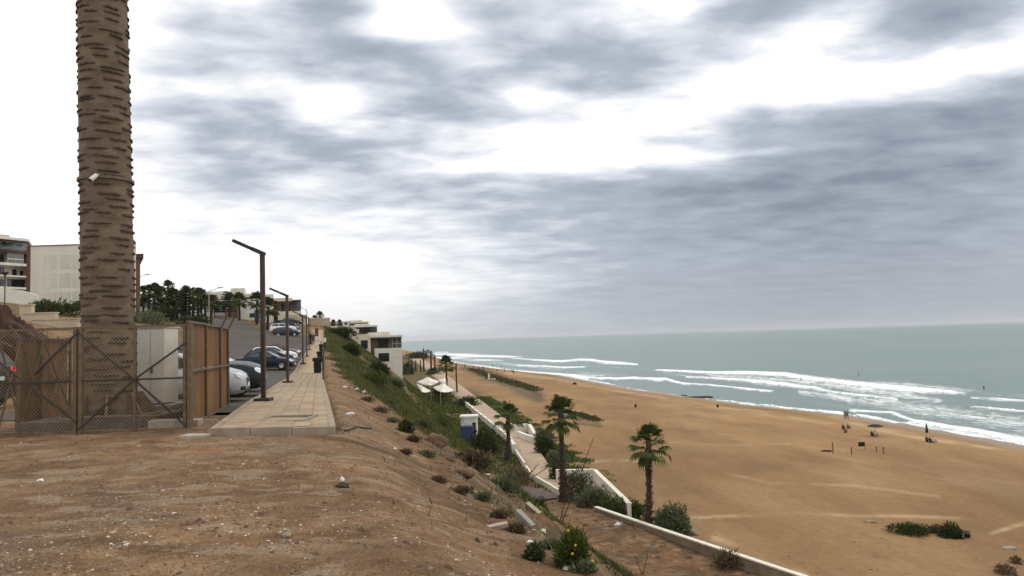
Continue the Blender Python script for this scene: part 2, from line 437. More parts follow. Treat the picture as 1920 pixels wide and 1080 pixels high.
def base_z(X, Y):
    X = np.asarray(X, float); Y = np.asarray(Y, float)
    d = dist_edge(X, Y)
    dc = np.minimum(d, 2.3)
    zp = plateau(np.minimum(X, walkR(Y) + 2.3), Y)
    cd, s1, bd = crestd(Y), slope1(Y), breakd(Y)
    fall = cd * sstep(0, 2.3, d) + s1 * np.clip(d - 2.3, 0, None) + (.82 - s1) * np.clip(d - bd, 0, None) + .12 * (1 - np.exp(-np.clip(d - 2.3, 0, None) / .8))
    zs = zp - fall
    zl = lowland(X, Y)
    k = .6                                             # smooth maximum of bluff and lowland
    h = np.clip(.5 + .5 * (zs - zl) / k, 0, 1)
    return zl * (1 - h) + zs * h + k * h * (1 - h) * (d > 4)
# hill road and parking as one asphalt polygon (metres, from the photo)
def g2(px, py, Y):
    p = at(px, py, Y); return (p.x, p.y)
FAR_KERB = [g2(535, 622, 128), g2(510, 628, 114), g2(480, 614, 140), g2(440, 601, 165), g2(395, 588, 190), g2(300, 578, 215)]
ROAD = [(walkL(Y) - .02, Y) for Y in (17.5, 25, 40, 60, 80, 107, 125)] + FAR_KERB[1:] + [(-130, 214), (-112, 170), g2(330, 600, 130), g2(392, 613, 122), (-42, 95), (-36, 78), (-30, 60), (-22, 40), (-15.5, 27), (-13.4, 18)]
RP = np.array(ROAD)
def in_road(X, Y):
    X = np.asarray(X); Y = np.asarray(Y)
    c = np.zeros(np.broadcast(X, Y).shape, bool)
    j = len(RP) - 1
    for i in range(len(RP)):
        xi, yi, xj, yj = RP[i, 0], RP[i, 1], RP[j, 0], RP[j, 1]
        if yi != yj:
            c ^= ((yi > Y) != (yj > Y)) & (X < (xj - xi) * (Y - yi) / (yj - yi) + xi)
        j = i
    return c
def masks(X, Y):
    d = dist_edge(X, Y); b = bound(Y); w = water(Y); pl = promL(Y); pr = promR(Y)
    m = {}
    m['walk'] = ((X > walkL(Y) - .25) & (X < walkR(Y) + .12) & (Y > 13.3) & (Y < 140)).astype(float)
    m['prom'] = ((X > pl - .3) & (X < pr + .3) & (Y > 64) & (Y < 700)).astype(float)
    m['road'] = in_road(X, Y).astype(float)
    m['paved'] = np.maximum(np.maximum(m['walk'], m['prom']), m['road'])
    ns = fbm(X * .35, Y * .35, 3, 4)
    m['sand'] = sstep(-.4, .6, X - b + ns * .6)
    dlo = np.interp(Y, [0, 16, 20, 27, 40, 60, 107, 130], [16, 14, 9, 3.7, 2.0, 1.2, .3, -.2])
    slope = sstep(-.6, .6, d - dlo + ns * 1.6) * (1 - sstep(12, 17, d + ns * 4)) * sstep(13, 17, Y)
    m['slope'] = slope
    low = (X < pl) * sstep(11, 16, d + ns * 4) * sstep(66, 80, Y + ns * 10)
    strip = (X > pr) * (1 - sstep(2.0, 5.5, X - pr + ns * 3.5)) * sstep(73, 80, Y) * (1 - sstep(185, 230, Y))
    hill = (d < -3) * sstep(60, 100, Y + ns * 20) * (1 - m['road']) * .55
    m['green'] = np.clip(np.maximum(np.maximum(slope * (.75 + .5 * ns), low * .7), np.maximum(strip, hill)), 0, 1)
    return m
DUNES = [((905, 700), (960, 722), (1012, 745), 12), ((870, 690), (930, 706), (985, 722), 5), ((1035, 770), (1060, 778), (1090, 786), 6), ((1080, 793), (1105, 797), (1128, 800), 4)]
def full_z(X, Y, mk=None):
    X = np.asarray(X, float); Y = np.asarray(Y, float)
    z = base_z(X, Y)
    if mk is None: mk = masks(X, Y)
    d = dist_edge(X, Y); b = bound(Y)
    rough = .05 + .22 * sstep(1.9, 3.2, d) * (1 - sstep(20, 32, Y)) * (X < b - .5) + .28 * sstep(2.2, 5, d) * (X < b - .5) * (1 - .6 * sstep(13, 18, d)) + .05 * (X > b)
    rough = rough * (1 - mk['paved'])
    z = z + rough * fbm(X * .45, Y * .45, 21, 5, .6)
    near = (1 - sstep(25, 60, Y)) * (1 - mk['paved'])
    ridge = 1 - np.abs(fbm(X * 1.3, Y * 1.3, 5, 4, .6))
    z = z + near * (.035 * fbm(X * 2.2, Y * 2.2, 31, 4, .6) + .05 * sstep(1.6, 4, d) * (ridge - .7) * (X < b))
    gul = np.abs(fbm((d + Y * .25) * .25, (Y - d * .8) * .9, 41, 3))
    z = z - sstep(2.8, 5.5, d) * (1 - sstep(12, 17, d)) * (.32 * np.clip(.35 - gul, 0, 1) / .35) * (1 - mk['paved'])
    sand = (X > b).astype(float)
    z = z + sand * .06 * fbm(X * .12, Y * .12, 51, 3) + sand * .02 * fbm(X * 1.2, Y * .5, 52, 3)
    return z - mk['paved'] * (np.where(mk['road'] > .5, .03, .10) + .0012 * np.clip(Y, 0, 800))
def hit(px, py, t0=2.0, t1=2500.0):
    d = ray(px, py)
    t = np.exp(np.linspace(math.log(t0), math.log(t1), 1600))
    X, Y, Z = EYE.x + d.x * t, EYE.y + d.y * t, EYE.z + d.z * t
    g = base_z(X, Y)
    i = np.argmax(Z < g)
    if i == 0: return at(px, py, 100)
    a, c = t[i - 1], t[i]
    f = (Z[i - 1] - g[i - 1]) / ((Z[i - 1] - g[i - 1]) - (Z[i] - g[i]) + 1e-9)
    tt = a + (c - a) * f
    X, Y = EYE.x + d.x * tt, EYE.y + d.y * tt
    return Vector((X, Y, float(full_z(np.array([X]), np.array([Y]))[0])))
def gz(X, Y): return float(full_z(np.array([float(X)]), np.array([float(Y)]))[0])
def bz(X, Y): return float(base_z(np.array([float(X)]), np.array([float(Y)]))[0])

def np_mesh(name, V, Fq, mats, parent=None, smooth=True, attrs=None):
    me = bpy.data.meshes.new(name)
    nv, nf, k = len(V), len(Fq), Fq.shape[1]
    me.vertices.add(nv); me.vertices.foreach_set('co', np.ascontiguousarray(V, np.float32).ravel())
    me.loops.add(nf * k); me.loops.foreach_set('vertex_index', np.ascontiguousarray(Fq, np.int32).ravel())
    me.polygons.add(nf)
    me.polygons.foreach_set('loop_start', np.arange(0, nf * k, k, dtype=np.int32))
    me.polygons.foreach_set('loop_total', np.full(nf, k, np.int32))
    if smooth: me.polygons.foreach_set('use_smooth', np.ones(nf, bool))
    for an, arr in (attrs or {}).items():
        if arr.ndim == 1:
            a = me.attributes.new(an, 'FLOAT', 'POINT'); a.data.foreach_set('value', arr.astype(np.float32))
        else:
            a = me.attributes.new(an, 'FLOAT_COLOR', 'POINT'); a.data.foreach_set('color', np.ascontiguousarray(arr, np.float32).ravel())
    me.update(); me.validate()
    return link_mesh(name, me, parent, mats)
def grid_faces(nr, nc):
    i = np.arange(nr - 1)[:, None] * nc + np.arange(nc - 1)[None, :]
    return np.stack([i, i + 1, i + nc + 1, i + nc], -1).reshape(-1, 4)
def stroke(px, py, pts, w, pw=2.0):
    """soft 0..1 closeness of photo points to a traced line (w = half width there)"""
    best = np.zeros(px.shape)
    ws = w if isinstance(w, (list, tuple)) else [w] * len(pts)
    for i in range(len(pts) - 1):
        ax, ay = pts[i]; bx, by = pts[i + 1]
        dx, dy = bx - ax, by - ay
        t = np.clip(((px - ax) * dx + (py - ay) * dy) / (dx * dx + dy * dy), 0, 1)
        q = np.hypot(px - ax - t * dx, py - ay - t * dy) / (ws[i] * (1 - t) + ws[i + 1] * t)
        best = np.maximum(best, np.exp(-q ** pw))
    return best

# ground sheet
yy = np.concatenate([[-80, -45, -25, -12, -5], np.exp(np.linspace(math.log(3), math.log(1600), 800)) - 5])
wd = np.where(yy < -2, 9 + (-2 - yy) * .6, yy + 8.0)
cc = np.linspace(-1.3, 1.25, 560)
GX = wd[:, None] * cc[None, :]; GY = np.repeat(yy[:, None], len(cc), 1)
MK = masks(GX, GY)
GZ = full_z(GX, GY, MK)
PX, PY = project(GX, GY, GZ)
d = dist_edge(GX, GY)
dun = np.zeros(GX.shape)
fr = GY > 30
for D in DUNES: dun = np.maximum(dun, stroke(PX, PY, D[:3], D[3]) * fr)
nsx = fbm(GX * .25, GY * .1, 77, 4)
dun = .9 * sstep(.15, .95, dun + nsx * .6)
tone = np.zeros(GX.shape)                       # + pale dry sand, - damp sand
TR = [([(1340, 1008), (1420, 1042), (1470, 1060), (1510, 1080)], 6, .8), ([(1290, 972), (1400, 966), (1500, 963), (1640, 968), (1800, 972)], 3, .7), ([(1060, 868), (1150, 862), (1240, 868)], 2, .6),
      ([(1250, 828), (1350, 836), (1480, 832)], 2, .5), ([(1330, 880), (1450, 905), (1600, 912), (1760, 930)], 2.5, .4), ([(1860, 1000), (1890, 990), (1930, 978)], 4, .8), ([(1560, 845), (1640, 838)], 3, .5),
      ([(1560, 782), (1640, 806), (1740, 822), (1850, 838), (1920, 846)], 4, .7), ([(1240, 748), (1340, 762), (1440, 776), (1560, 795)], 3, .6), ([(950, 700), (1050, 712), (1150, 730), (1250, 748)], 3, .6),
      ([(1190, 790), (1320, 812), (1450, 850), (1600, 870), (1760, 892)], 9, -.45), ([(1300, 880), (1420, 880), (1520, 870)], 10, -.4), ([(1400, 795), (1560, 820), (1720, 858)], 8, -.25), ([(1000, 720), (1120, 742), (1250, 770), (1400, 800)], 5, -.3)]
for pts, w, am in TR: tone = tone + (am * 1.1) * stroke(PX, PY + 3 * fbm(GX * .12, GY * .06, 17, 3), pts, w) * fr * np.clip(.65 + 1.5 * fbm(GX * .35, GY * .2, 9, 4), .15, 1.2)
wet = sstep(-13, -2.5, GX - water(GY) + 3 * fbm(GX * .06, GY * .03, 15, 3))
gr = MK['green'].copy()
gr = np.maximum(gr, stroke(PX, PY, [(880, 695), (940, 712), (1000, 728), (1010, 742)], 5) * fr * .8)
gr = np.maximum(gr, stroke(PX, PY, [(1070, 780), (1100, 786), (1120, 793)], 5) * fr * .9)
gr = np.maximum(gr, stroke(PX, PY, [(985, 835), (1010, 850), (1040, 880)], 9) * fr)
cover = np.stack([np.clip(MK['sand'], 0, 1), np.clip(gr, 0, 1), dun, np.clip(.5 + tone * .5, 0, 1)], -1).reshape(-1, 4)
extra = np.stack([wet * MK['sand'], sstep(.3, 2.6, d + fbm(GX * .8, GY * .8, 61, 4) * 1.5) * (GX < bound(GY)), sstep(.0, .35, fbm(GX * .5, GY * .5, 71, 5, .6) - .05) * (1 - sstep(18, 45, GY)), MK['slope']], -1).reshape(-1, 4)

gm = bpy.data.materials.new('ground_soil'); gm.use_nodes = True
t = gm.node_tree; t.nodes.clear()
pos = nd(t, 'ShaderNodeNewGeometry').outputs['Position']
ca = nd(t, 'ShaderNodeAttribute', attribute_name='cover'); cs = nd(t, 'ShaderNodeSeparateColor', ins={0: ca.outputs['Color']})
ea = nd(t, 'ShaderNodeAttribute', attribute_name='extra'); es = nd(t, 'ShaderNodeSeparateColor', ins={0: ea.outputs['Color']})
def noise(s, dt=5.0, r=.6, v=None, dist=0.0): return nd(t, 'ShaderNodeTexNoise', ins={'Vector': v or pos, 'Scale': s, 'Detail': dt, 'Roughness': r, 'Distortion': dist}).outputs[0]
def mixc(f, a, b, bt='MIX'): return nd(t, 'ShaderNodeMix', data_type='RGBA', blend_type=bt, ins={0: f, 6: a, 7: b}).outputs[2]
n1, n2, n3, n4 = noise(.55, 6), noise(2.6, 8, .68, dist=.4), noise(14, 6, .7), noise(70, 3)
dirt = ramp(t, n2, [(.30, (0.174, 0.096, 0.0464)), (.48, (0.274, 0.162, 0.0824)), (.60, (0.319, 0.201, 0.108)), (.74, (0.47, 0.314, 0.176))])
dirt = mixc(mth(t, 'MULTIPLY', es.outputs[1], .5), dirt, ramp(t, n3, [(.3, (0.157, 0.0735, 0.0288)), (.55, (0.263, 0.132, 0.056)), (.75, (0.37, 0.206, 0.096))]))
dirt = mixc(mth(t, 'MULTIPLY', es.outputs[2], .55), dirt, ramp(t, noise(28, 5, .8), [(.35, (0.101, 0.0735, 0.048)), (.55, (0.246, 0.181, 0.116)), (.7, (0.504, 0.392, 0.264))]))
pat = ramp(t, n1, [(.35, (.70, .69, .67)), (.65, (1.28, 1.26, 1.24))])
dirt = mixc(1.0, dirt, pat, 'MULTIPLY')
dmap = nd(t, 'ShaderNodeMapping', ins={'Vector': pos, 'Scale': (.55, 1.5, 1), 'Rotation': (0, 0, R(-8))}).outputs[0]
flat_ = ramp(t, noise(1.7, 3, .5, dmap, .8), [(.56, (0, 0, 0)), (.61, (1, 1, 1))])
dirt = mixc(mth(t, 'MULTIPLY', nd(t, 'ShaderNodeSeparateColor', ins={0: flat_}).outputs[0], .68), dirt, (.39, .28, .175, 1))
dk = ramp(t, noise(.9, 6, .66, dmap, .5), [(.30, (.58, .56, .54)), (.46, (1, 1, 1))])
dirt = mixc(1.0, dirt, dk, 'MULTIPLY')
dirt = mixc(1.0, dirt, (.79, .81, .86, 1), 'MULTIPLY')
scrub = ramp(t, noise(.9, 7, .72, dist=.6), [(.46, (0, 0, 0)), (.60, (1, 1, 1))])
dirt = mixc(mth(t, 'MULTIPLY', nd(t, 'ShaderNodeSeparateColor', ins={0: scrub}).outputs[0], mth(t, 'MULTIPLY', es.outputs[1], .7)), dirt, (.085, .066, .04, 1))
grain = ramp(t, n4, [(.3, (.55, .55, .55)), (.5, (1, 1, 1)), (.72, (1.45, 1.42, 1.38))])
dirt = mixc(1.0, dirt, grain, 'MULTIPLY')
dirt = mixc(.75, dirt, ramp(t, noise(32, 4, .75), [(.32, (.62, .60, .58)), (.5, (1, 1, 1)), (.68, (1.38, 1.36, 1.33))]), 'MULTIPLY')
vo = nd(t, 'ShaderNodeTexVoronoi', ins={'Vector': pos, 'Scale': 13.0, 'Randomness': 1.0})
sp = mth(t, 'MULTIPLY', mth(t, 'LESS_THAN', vo.outputs['Distance'], .20), mth(t, 'GREATER_THAN', nd(t, 'ShaderNodeSeparateColor', ins={0: vo.outputs['Color']}).outputs[0], .80))
dirt = mixc(mth(t, 'MULTIPLY', sp, mth(t, 'MULTIPLY', es.outputs[2], .9)), dirt, (.48, .41, .31, 1))
vo2 = nd(t, 'ShaderNodeTexVoronoi', ins={'Vector': pos, 'Scale': 21.0})
sp2 = mth(t, 'MULTIPLY', mth(t, 'LESS_THAN', vo2.outputs['Distance'], .25), mth(t, 'GREATER_THAN', nd(t, 'ShaderNodeSeparateColor', ins={0: vo2.outputs['Color']}).outputs[0], .8))
dirt = mixc(mth(t, 'MULTIPLY', sp2, .7), dirt, (.055, .04, .028, 1))
smap = nd(t, 'ShaderNodeMapping', ins={'Vector': pos, 'Scale': (1, .35, 1), 'Rotation': (0, 0, R(12))}).outputs[0]
sand = ramp(t, noise(.12, 7, .62, smap), [(.30, (0.264, 0.148, 0.0609)), (.5, (0.32, 0.184, 0.0783)), (.70, (0.376, 0.227, 0.104))])
sand = mixc(1.0, sand, (.98, 1.04, 1.16, 1), 'MULTIPLY')
sand = mixc(1.0, sand, ramp(t, noise(.045, 5, .6, smap), [(.35, (.76, .76, .78)), (.65, (1.12, 1.11, 1.09))]), 'MULTIPLY')
sand = mixc(.75, sand, ramp(t, noise(1.6, 6, .7), [(.3, (.80, .79, .77)), (.7, (1.16, 1.15, 1.14))]), 'MULTIPLY')
tn = mth(t, 'ADD', .5, mth(t, 'MULTIPLY', mth(t, 'SUBTRACT', ca.outputs['Alpha'], .5), mth(t, 'MULTIPLY_ADD', noise(2.2, 5, .7), 2.2, -.15)))
foot = nd(t, 'ShaderNodeTexVoronoi', feature='SMOOTH_F1', ins={'Vector': pos, 'Scale': 1.5, 'Smoothness': .35}).outputs['Distance']
fpath = ramp(t, noise(.07, 4, .6), [(.42, (0, 0, 0)), (.6, (1, 1, 1))])
fdep = mth(t, 'MULTIPLY', mth(t, 'SUBTRACT', 1.0, mth(t, 'MULTIPLY', foot, 2.6), clamp=True), mth(t, 'MULTIPLY_ADD', nd(t, 'ShaderNodeSeparateColor', ins={0: fpath}).outputs[0], .75, .25))
sand = mixc(mth(t, 'MULTIPLY', fdep, .45), sand, (.20, .122, .060, 1))
sand = mixc(mth(t, 'MULTIPLY', mth(t, 'SUBTRACT', tn, .5), 1.7, clamp=True), sand, (.52, .375, .215, 1))
sand = mixc(mth(t, 'MULTIPLY', mth(t, 'SUBTRACT', .5, tn), 2.0, clamp=True), sand, (.19, .112, .052, 1))
sand = mixc(cs.outputs[2], sand, ramp(t, noise(.8, 5), [(.35, (.085, .062, .042)), (.65, (.16, .115, .075))]))
sand = mixc(mth(t, 'MULTIPLY', es.outputs[0], .75), sand, (.25, .165, .095, 1))
grs = ramp(t, noise(1.4, 6, .7), [(.32, (.038, .043, .011)), (.5, (.068, .072, .019)), (.7, (.12, .10, .038))])
col = mixc(cs.outputs[0], dirt, sand)
col = mixc(mth(t, 'MULTIPLY', cs.outputs[1], .85), col, grs)
hb = mth(t, 'ADD', mth(t, 'MULTIPLY', n3, .5), mth(t, 'MULTIPLY', n4, .22))
hb = mth(t, 'ADD', hb, mth(t, 'MULTIPLY', sp, .25))
hb = mth(t, 'ADD', hb, mth(t, 'MULTIPLY', n2, 1.2))
hb = mth(t, 'SUBTRACT', hb, mth(t, 'MULTIPLY', mth(t, 'MULTIPLY', fdep, cs.outputs[0]), 1.6))
bp = nd(t, 'ShaderNodeBump', ins={'Strength': 1.0, 'Distance': .06, 'Height': hb})
pb = nd(t, 'ShaderNodeBsdfPrincipled', ins={'Base Color': col, 'Roughness': mth(t, 'MULTIPLY_ADD', es.outputs[0], -.62, .95), 'Specular IOR Level': mth(t, 'MULTIPLY_ADD', es.outputs[0], .3, .12), 'Normal': bp.outputs[0]})
nd(t, 'ShaderNodeOutputMaterial', ins={0: pb.outputs[0]})
gnd = np_mesh('ground', np.stack([GX, GY, GZ], -1).reshape(-1, 3), grid_faces(*GX.shape), [gm], attrs={'cover': cover, 'extra': extra})
gnd['kind'] = 'structure'

# ------------------------------------------------------------------ sea
sy = np.concatenate([[-150, 0, 40], np.exp(np.linspace(math.log(62), math.log(16000), 620))])
swd = np.maximum(sy, 60)
sc_ = np.linspace(-1.1, 1.9, 720)
SX = swd[:, None] * sc_[None, :]; SY = np.repeat(sy[:, None], len(sc_), 1)
SX[:, -1] = np.maximum(SX[:, -1], 3000); SX[:, 0] = np.minimum(SX[:, 0], np.where(sy > 900, -14000, SX[:, 0])); SX = np.clip(SX, -16400, 16400)
px, py = project(SX, SY, np.full(SX.shape, SEA_Z))
FOAM = [([(780, 664), (830, 665), (870, 667), (930, 668), (978, 670)], [2, 2, 4, 3, 1], 1), ([(956, 672), (1006, 675.5), (1052, 678), (1086, 675), (1110, 676), (1137, 680), (1196, 684)], [1.5, 2, 2, 2.5, 3, 3, 1.5], 1),
        ([(790, 671), (837, 672), (892, 674)], [2, 3, 1.5], .9), ([(896, 675.5), (942, 677)], 1.6, .9), ([(972, 686), (1018, 687), (1052, 690), (1095, 688.5)], [2, 2.5, 2.5, 1.5], .85),
        ([(800, 674), (850, 681), (892, 687), (949, 694), (995, 699), (1047, 702), (1075, 706), (1105, 711)], [2, 2.5, 3, 2.5, 2.5, 2, 2, 2], 1), ([(1052, 702), (1130, 704)], 1.6, .8),
        ([(1066, 705), (1121, 710), (1157, 711), (1190, 709), (1240, 714.5)], 2.5, .9), ([(1230, 695.5), (1334, 699.7), (1396, 700.5), (1473, 703), (1500, 708), (1565, 716), (1642, 725.5), (1719, 732.5), (1808, 739)], [1.5, 2, 3.5, 4, 5, 6, 6, 5.5, 3], 1),
        ([(1820, 746.7), (1870, 750), (1930, 754)], [3, 4.5, 4], 1), ([(1288, 708), (1373, 713), (1450, 720), (1527, 728), (1565, 737), (1642, 746), (1685, 751)], [2, 3.5, 4, 3.5, 3, 2.5, 2], .85),
        ([(1180, 710), (1245, 711), (1280, 720), (1334, 723.5), (1388, 729), (1450, 736)], [2, 2.2, 2.2, 2, 2.5, 2], .95), ([(1820, 766), (1930, 774)], [2, 2.5], .9), ([(1346, 753), (1411, 759.4), (1488, 768), (1565, 775.6), (1588, 778)], 1.5, 1),
        ([(1594, 772.5), (1673, 776), (1712, 791), (1781, 802.6), (1835, 812), (1930, 831)], [2, 2.2, 3.5, 5, 6, 7], 1), ([(1604, 781), (1642, 785), (1681, 794)], 1.8, 1), ([(1560, 716), (1700, 720), (1800, 733), (1930, 745)], [4, 7, 8, 8], .55),
        ([(1500, 735), (1640, 755), (1780, 775), (1930, 800)], [8, 16, 20, 24], .55), ([(1330, 704), (1450, 711), (1600, 728), (1760, 750)], [5, 8, 10, 10], .58), ([(1100, 686), (1200, 690), (1260, 700)], 3, .35), ([(1240, 700), (1340, 708), (1440, 722)], [3, 5, 6], .5), ([(840, 672), (950, 682), (1060, 696), (1180, 704)], [3, 4, 5, 4], .5), ([(1600, 790), (1720, 800), (1850, 815), (1930, 826)], [3, 6, 9, 10], .6), ([(1450, 745), (1560, 760), (1620, 772)], [3, 5, 5], .4), ([(815, 661), (838, 661)], 1.2, .9), ([(1590, 800), (1700, 800), (1800, 812)], [2, 3, 4], .5)]
foam = np.zeros(SX.shape); core = np.zeros(SX.shape)
va = (SY > 61) & (SY < 3000)
brk = fbm(SX[va] * .03 + 9, SY[va] * .02, 83, 4)
jig = (fbm(SX[va] * .05, SY[va] * .03, 81, 4) * 260 / SY[va])
for pts, w, am in FOAM:
    s_ = stroke(px[va], py[va] + jig, pts, [v * 1.22 for v in (w if isinstance(w, list) else [w] * len(pts))], 1.35)
    foam[va] = np.maximum(foam[va], s_ * am * np.clip(.95 + .8 * brk, .6, 1.0))
    if am > .8: core[va] = np.maximum(core[va], s_)
off = SX - water(SY)
shore = np.exp(-((off + .5 + 2.0 * fbm(SX * .05, SY * .02, 5, 3)) / 2.2) ** 2)
foam = np.maximum(foam, shore * .75 * va)
n_a = fbm(SX * .10, SY * .06, 91, 5, .62); n_b = fbm(SX * .5, SY * .3, 95, 4, .6)
near = 1 - sstep(500, 1500, SY)
swell = np.sin((off * .75 + SY * .33) * .16 + 2.2 * fbm(SX * .012, SY * .008, 99, 3)) * .22 * near * sstep(15, 60, off)
SZ = SEA_Z + (swell + core * (.55 + .35 * n_b) + .10 * n_a * near) * (SY > 61)
SZ = np.where(SY > 2500, SEA_Z, SZ)
sm = bpy.data.materials.new('sea_water'); sm.use_nodes = True
t = sm.node_tree; t.nodes.clear()
pos = nd(t, 'ShaderNodeNewGeometry').outputs['Position']
fa = nd(t, 'ShaderNodeAttribute', attribute_name='foam').outputs['Fac']
fmap = nd(t, 'ShaderNodeMapping', ins={'Vector': pos, 'Scale': (1, .45, 1), 'Rotation': (0, 0, R(20))}).outputs[0]
fn = mth(t, 'ADD', mth(t, 'MULTIPLY', noise(.35, 7, .68, fmap, 1.2), .65), mth(t, 'MULTIPLY', noise(1.6, 5, .7, fmap, .8), .35))
ff = mth(t, 'ADD', mth(t, 'MULTIPLY', fa, 1.15), mth(t, 'MULTIPLY', mth(t, 'SUBTRACT', fn, .5), mth(t, 'MULTIPLY_ADD', fa, 1.6, 1.5)))
fm = nd(t, 'ShaderNodeMapRange', interpolation_type='SMOOTHSTEP', ins={0: ff, 1: .36, 2: .92}).outputs[0]
lane = noise(.0025, 5, .6, nd(t, 'ShaderNodeMapping', ins={'Vector': pos, 'Scale': (.35, 1, 1), 'Rotation': (0, 0, R(15))}).outputs[0])
wc = ramp(t, lane, [(.35, (.145, .205, .19)), (.65, (.18, .245, .22))])
wt = nd(t, 'ShaderNodeMapping', ins={'Vector': pos, 'Scale': (1, .5, 1), 'Rotation': (0, 0, R(25))}).outputs[0]
wh = mth(t, 'ADD', mth(t, 'MULTIPLY', noise(.22, 4, .6, wt), 1.0), mth(t, 'MULTIPLY', noise(1.1, 4, .6, wt), .3))
wb = nd(t, 'ShaderNodeBump', ins={'Strength': .55, 'Distance': 1.1, 'Height': wh})
wp = nd(t, 'ShaderNodeBsdfPrincipled', ins={'Base Color': wc, 'Roughness': .32, 'IOR': 1.33, 'Specular IOR Level': .35, 'Normal': wb.outputs[0]})
fb = nd(t, 'ShaderNodeBump', ins={'Strength': .6, 'Distance': .4, 'Height': fn})
fp = nd(t, 'ShaderNodeBsdfPrincipled', ins={'Base Color': (.88, .89, .88, 1), 'Roughness': .9, 'Specular IOR Level': .1, 'Normal': fb.outputs[0]})
ms = nd(t, 'ShaderNodeMixShader', ins={0: fm, 1: wp.outputs[0], 2: fp.outputs[0]})
nd(t, 'ShaderNodeOutputMaterial', ins={0: ms.outputs[0]})
sea = np_mesh('sea_water', np.stack([SX, SY, SZ], -1).reshape(-1, 3), grid_faces(*SX.shape), [sm], attrs={'foam': np.clip(foam, 0, 1).ravel()})
sea['kind'] = 'structure'

# ------------------------------------------------------------------ road, pavement, promenade
def strip(name, L, Rr, Ys, dz, mats, n=3, edge=None, zf=None):
    V = []; f = []
    for Y in Ys:
        for k in range(n + 1):
            X = L(Y) + (Rr(Y) - L(Y)) * k / n
            V.append((X, Y, (zf or bz)(X, Y) + dz))
    for i in range(len(Ys) - 1):
        for k in range(n):
            a = i * (n + 1) + k
            f.append((a, a + 1, a + n + 2, a + n + 1))
    if edge:
        for s_ in (0, n):
            b0 = len(V)
            for i in range(len(Ys)):
                v = V[i * (n + 1) + s_]; V.append((v[0], v[1], v[2] - edge))
            for i in range(len(Ys) - 1):
                a, b = i * (n + 1) + s_, (i + 1) * (n + 1) + s_
                q = (a, b, b0 + i + 1, b0 + i)
                f.append(q if s_ == 0 else q[::-1])
        for i_ in (0, len(Ys) - 1):
            b0 = len(V)
            for k in range(n + 1):
                v = V[i_ * (n + 1) + k]; V.append((v[0], v[1], v[2] - edge))
            for k in range(n):
                a = i_ * (n + 1) + k
                q = (a, a + 1, b0 + k + 1, b0 + k)
                f.append(q[::-1] if i_ == 0 else q)
    return np_mesh(name, np.array(V), np.array(f), mats, smooth=False)
# asphalt: a grid clipped to the road polygon
am = mat('asphalt', (.082, .068, .054), (.058, .048, .039), scale=.35, bump=.3, bscale=60, world=True, detail=7)
ry = np.concatenate([np.arange(17, 60, 1.0), np.arange(60, 218, 2.0)])
lim = []
for Y in ry:
    xs = []
    j = len(RP) - 1
    for i in range(len(RP)):
        (xi, yi), (xj, yj) = RP[i], RP[j]
        if (yi > Y) != (yj > Y): xs.append((xj - xi) * (Y - yi) / (yj - yi) + xi)
        j = i
    if len(xs) >= 2: lim.append((Y, min(xs), max(xs)))
NC = 40
lim = np.array(lim)
AX = lim[:, 1:2] + (lim[:, 2:3] - lim[:, 1:2]) * np.linspace(0, 1, NC)[None, :]
AY = np.repeat(lim[:, :1], NC, 1)
AZ = base_z(AX, AY) + .012
road = np_mesh('road', np.stack([AX, AY, AZ], -1).reshape(-1, 3), grid_faces(*AX.shape), [am]); road['kind'] = 'structure'

pave = strip('pavement', lambda Y: walkL(Y) + .12, lambda Y: walkR(Y) - .12, np.concatenate([np.arange(13.55, 60, 1.2), np.arange(60, 141, 4)]), .10, [MAT['paver_far']], 2, .25)
pave['kind'] = 'structure'
kb = MB()
def kerb_run(fx, w, Ys, dz, h):
    for i in range(len(Ys) - 1):
        a, b = Ys[i] + .006, Ys[i + 1] - .006
        vs = []
        for Y in (a, b):
            X = fx(Y); z = bz(X, Y) + dz
            vs += [(X - w / 2, Y, z - h), (X + w / 2, Y, z - h), (X + w / 2, Y, z), (X - w / 2, Y, z)]
        yield vs
KF = [(0, 1, 2, 3), (7, 6, 5, 4), (1, 5, 6, 2), (4, 0, 3, 7), (3, 2, 6, 7), (0, 4, 5, 1)]
far_kerb = MB()
for fx, tag_ in ((lambda Y: walkL(Y) + .055, 0), (lambda Y: walkR(Y) - .055, 1)):
    for vs in kerb_run(fx, .12, list(np.arange(13.42, 60, 1.0)), .125, .45):
        m = MB(); m.add(vs, KF)
        m.build('kerbstone', MAT['kerb'], pave)
    for vs in kerb_run(fx, .12, list(np.arange(60, 141, 2.0)), .125, .45): far_kerb.add(vs, KF)
far_kerb.build('kerb_line', MAT['kerb'], pave)['kind'] = 'stuff'
# front kerb of the pavement's near end
x0, x1 = walkL(13.42) + .0, walkR(13.42)
nk = 3
for i in range(nk):
    a, b = x0 + (x1 - x0) * i / nk + .006, x0 + (x1 - x0) * (i + 1) / nk - .006
    m = MB(); m.box(((a + b) / 2, 13.36, bz((a + b) / 2, 13.4) - .08), (b - a, .12, .42)); m.build('kerbstone', MAT['kerb'], pave)
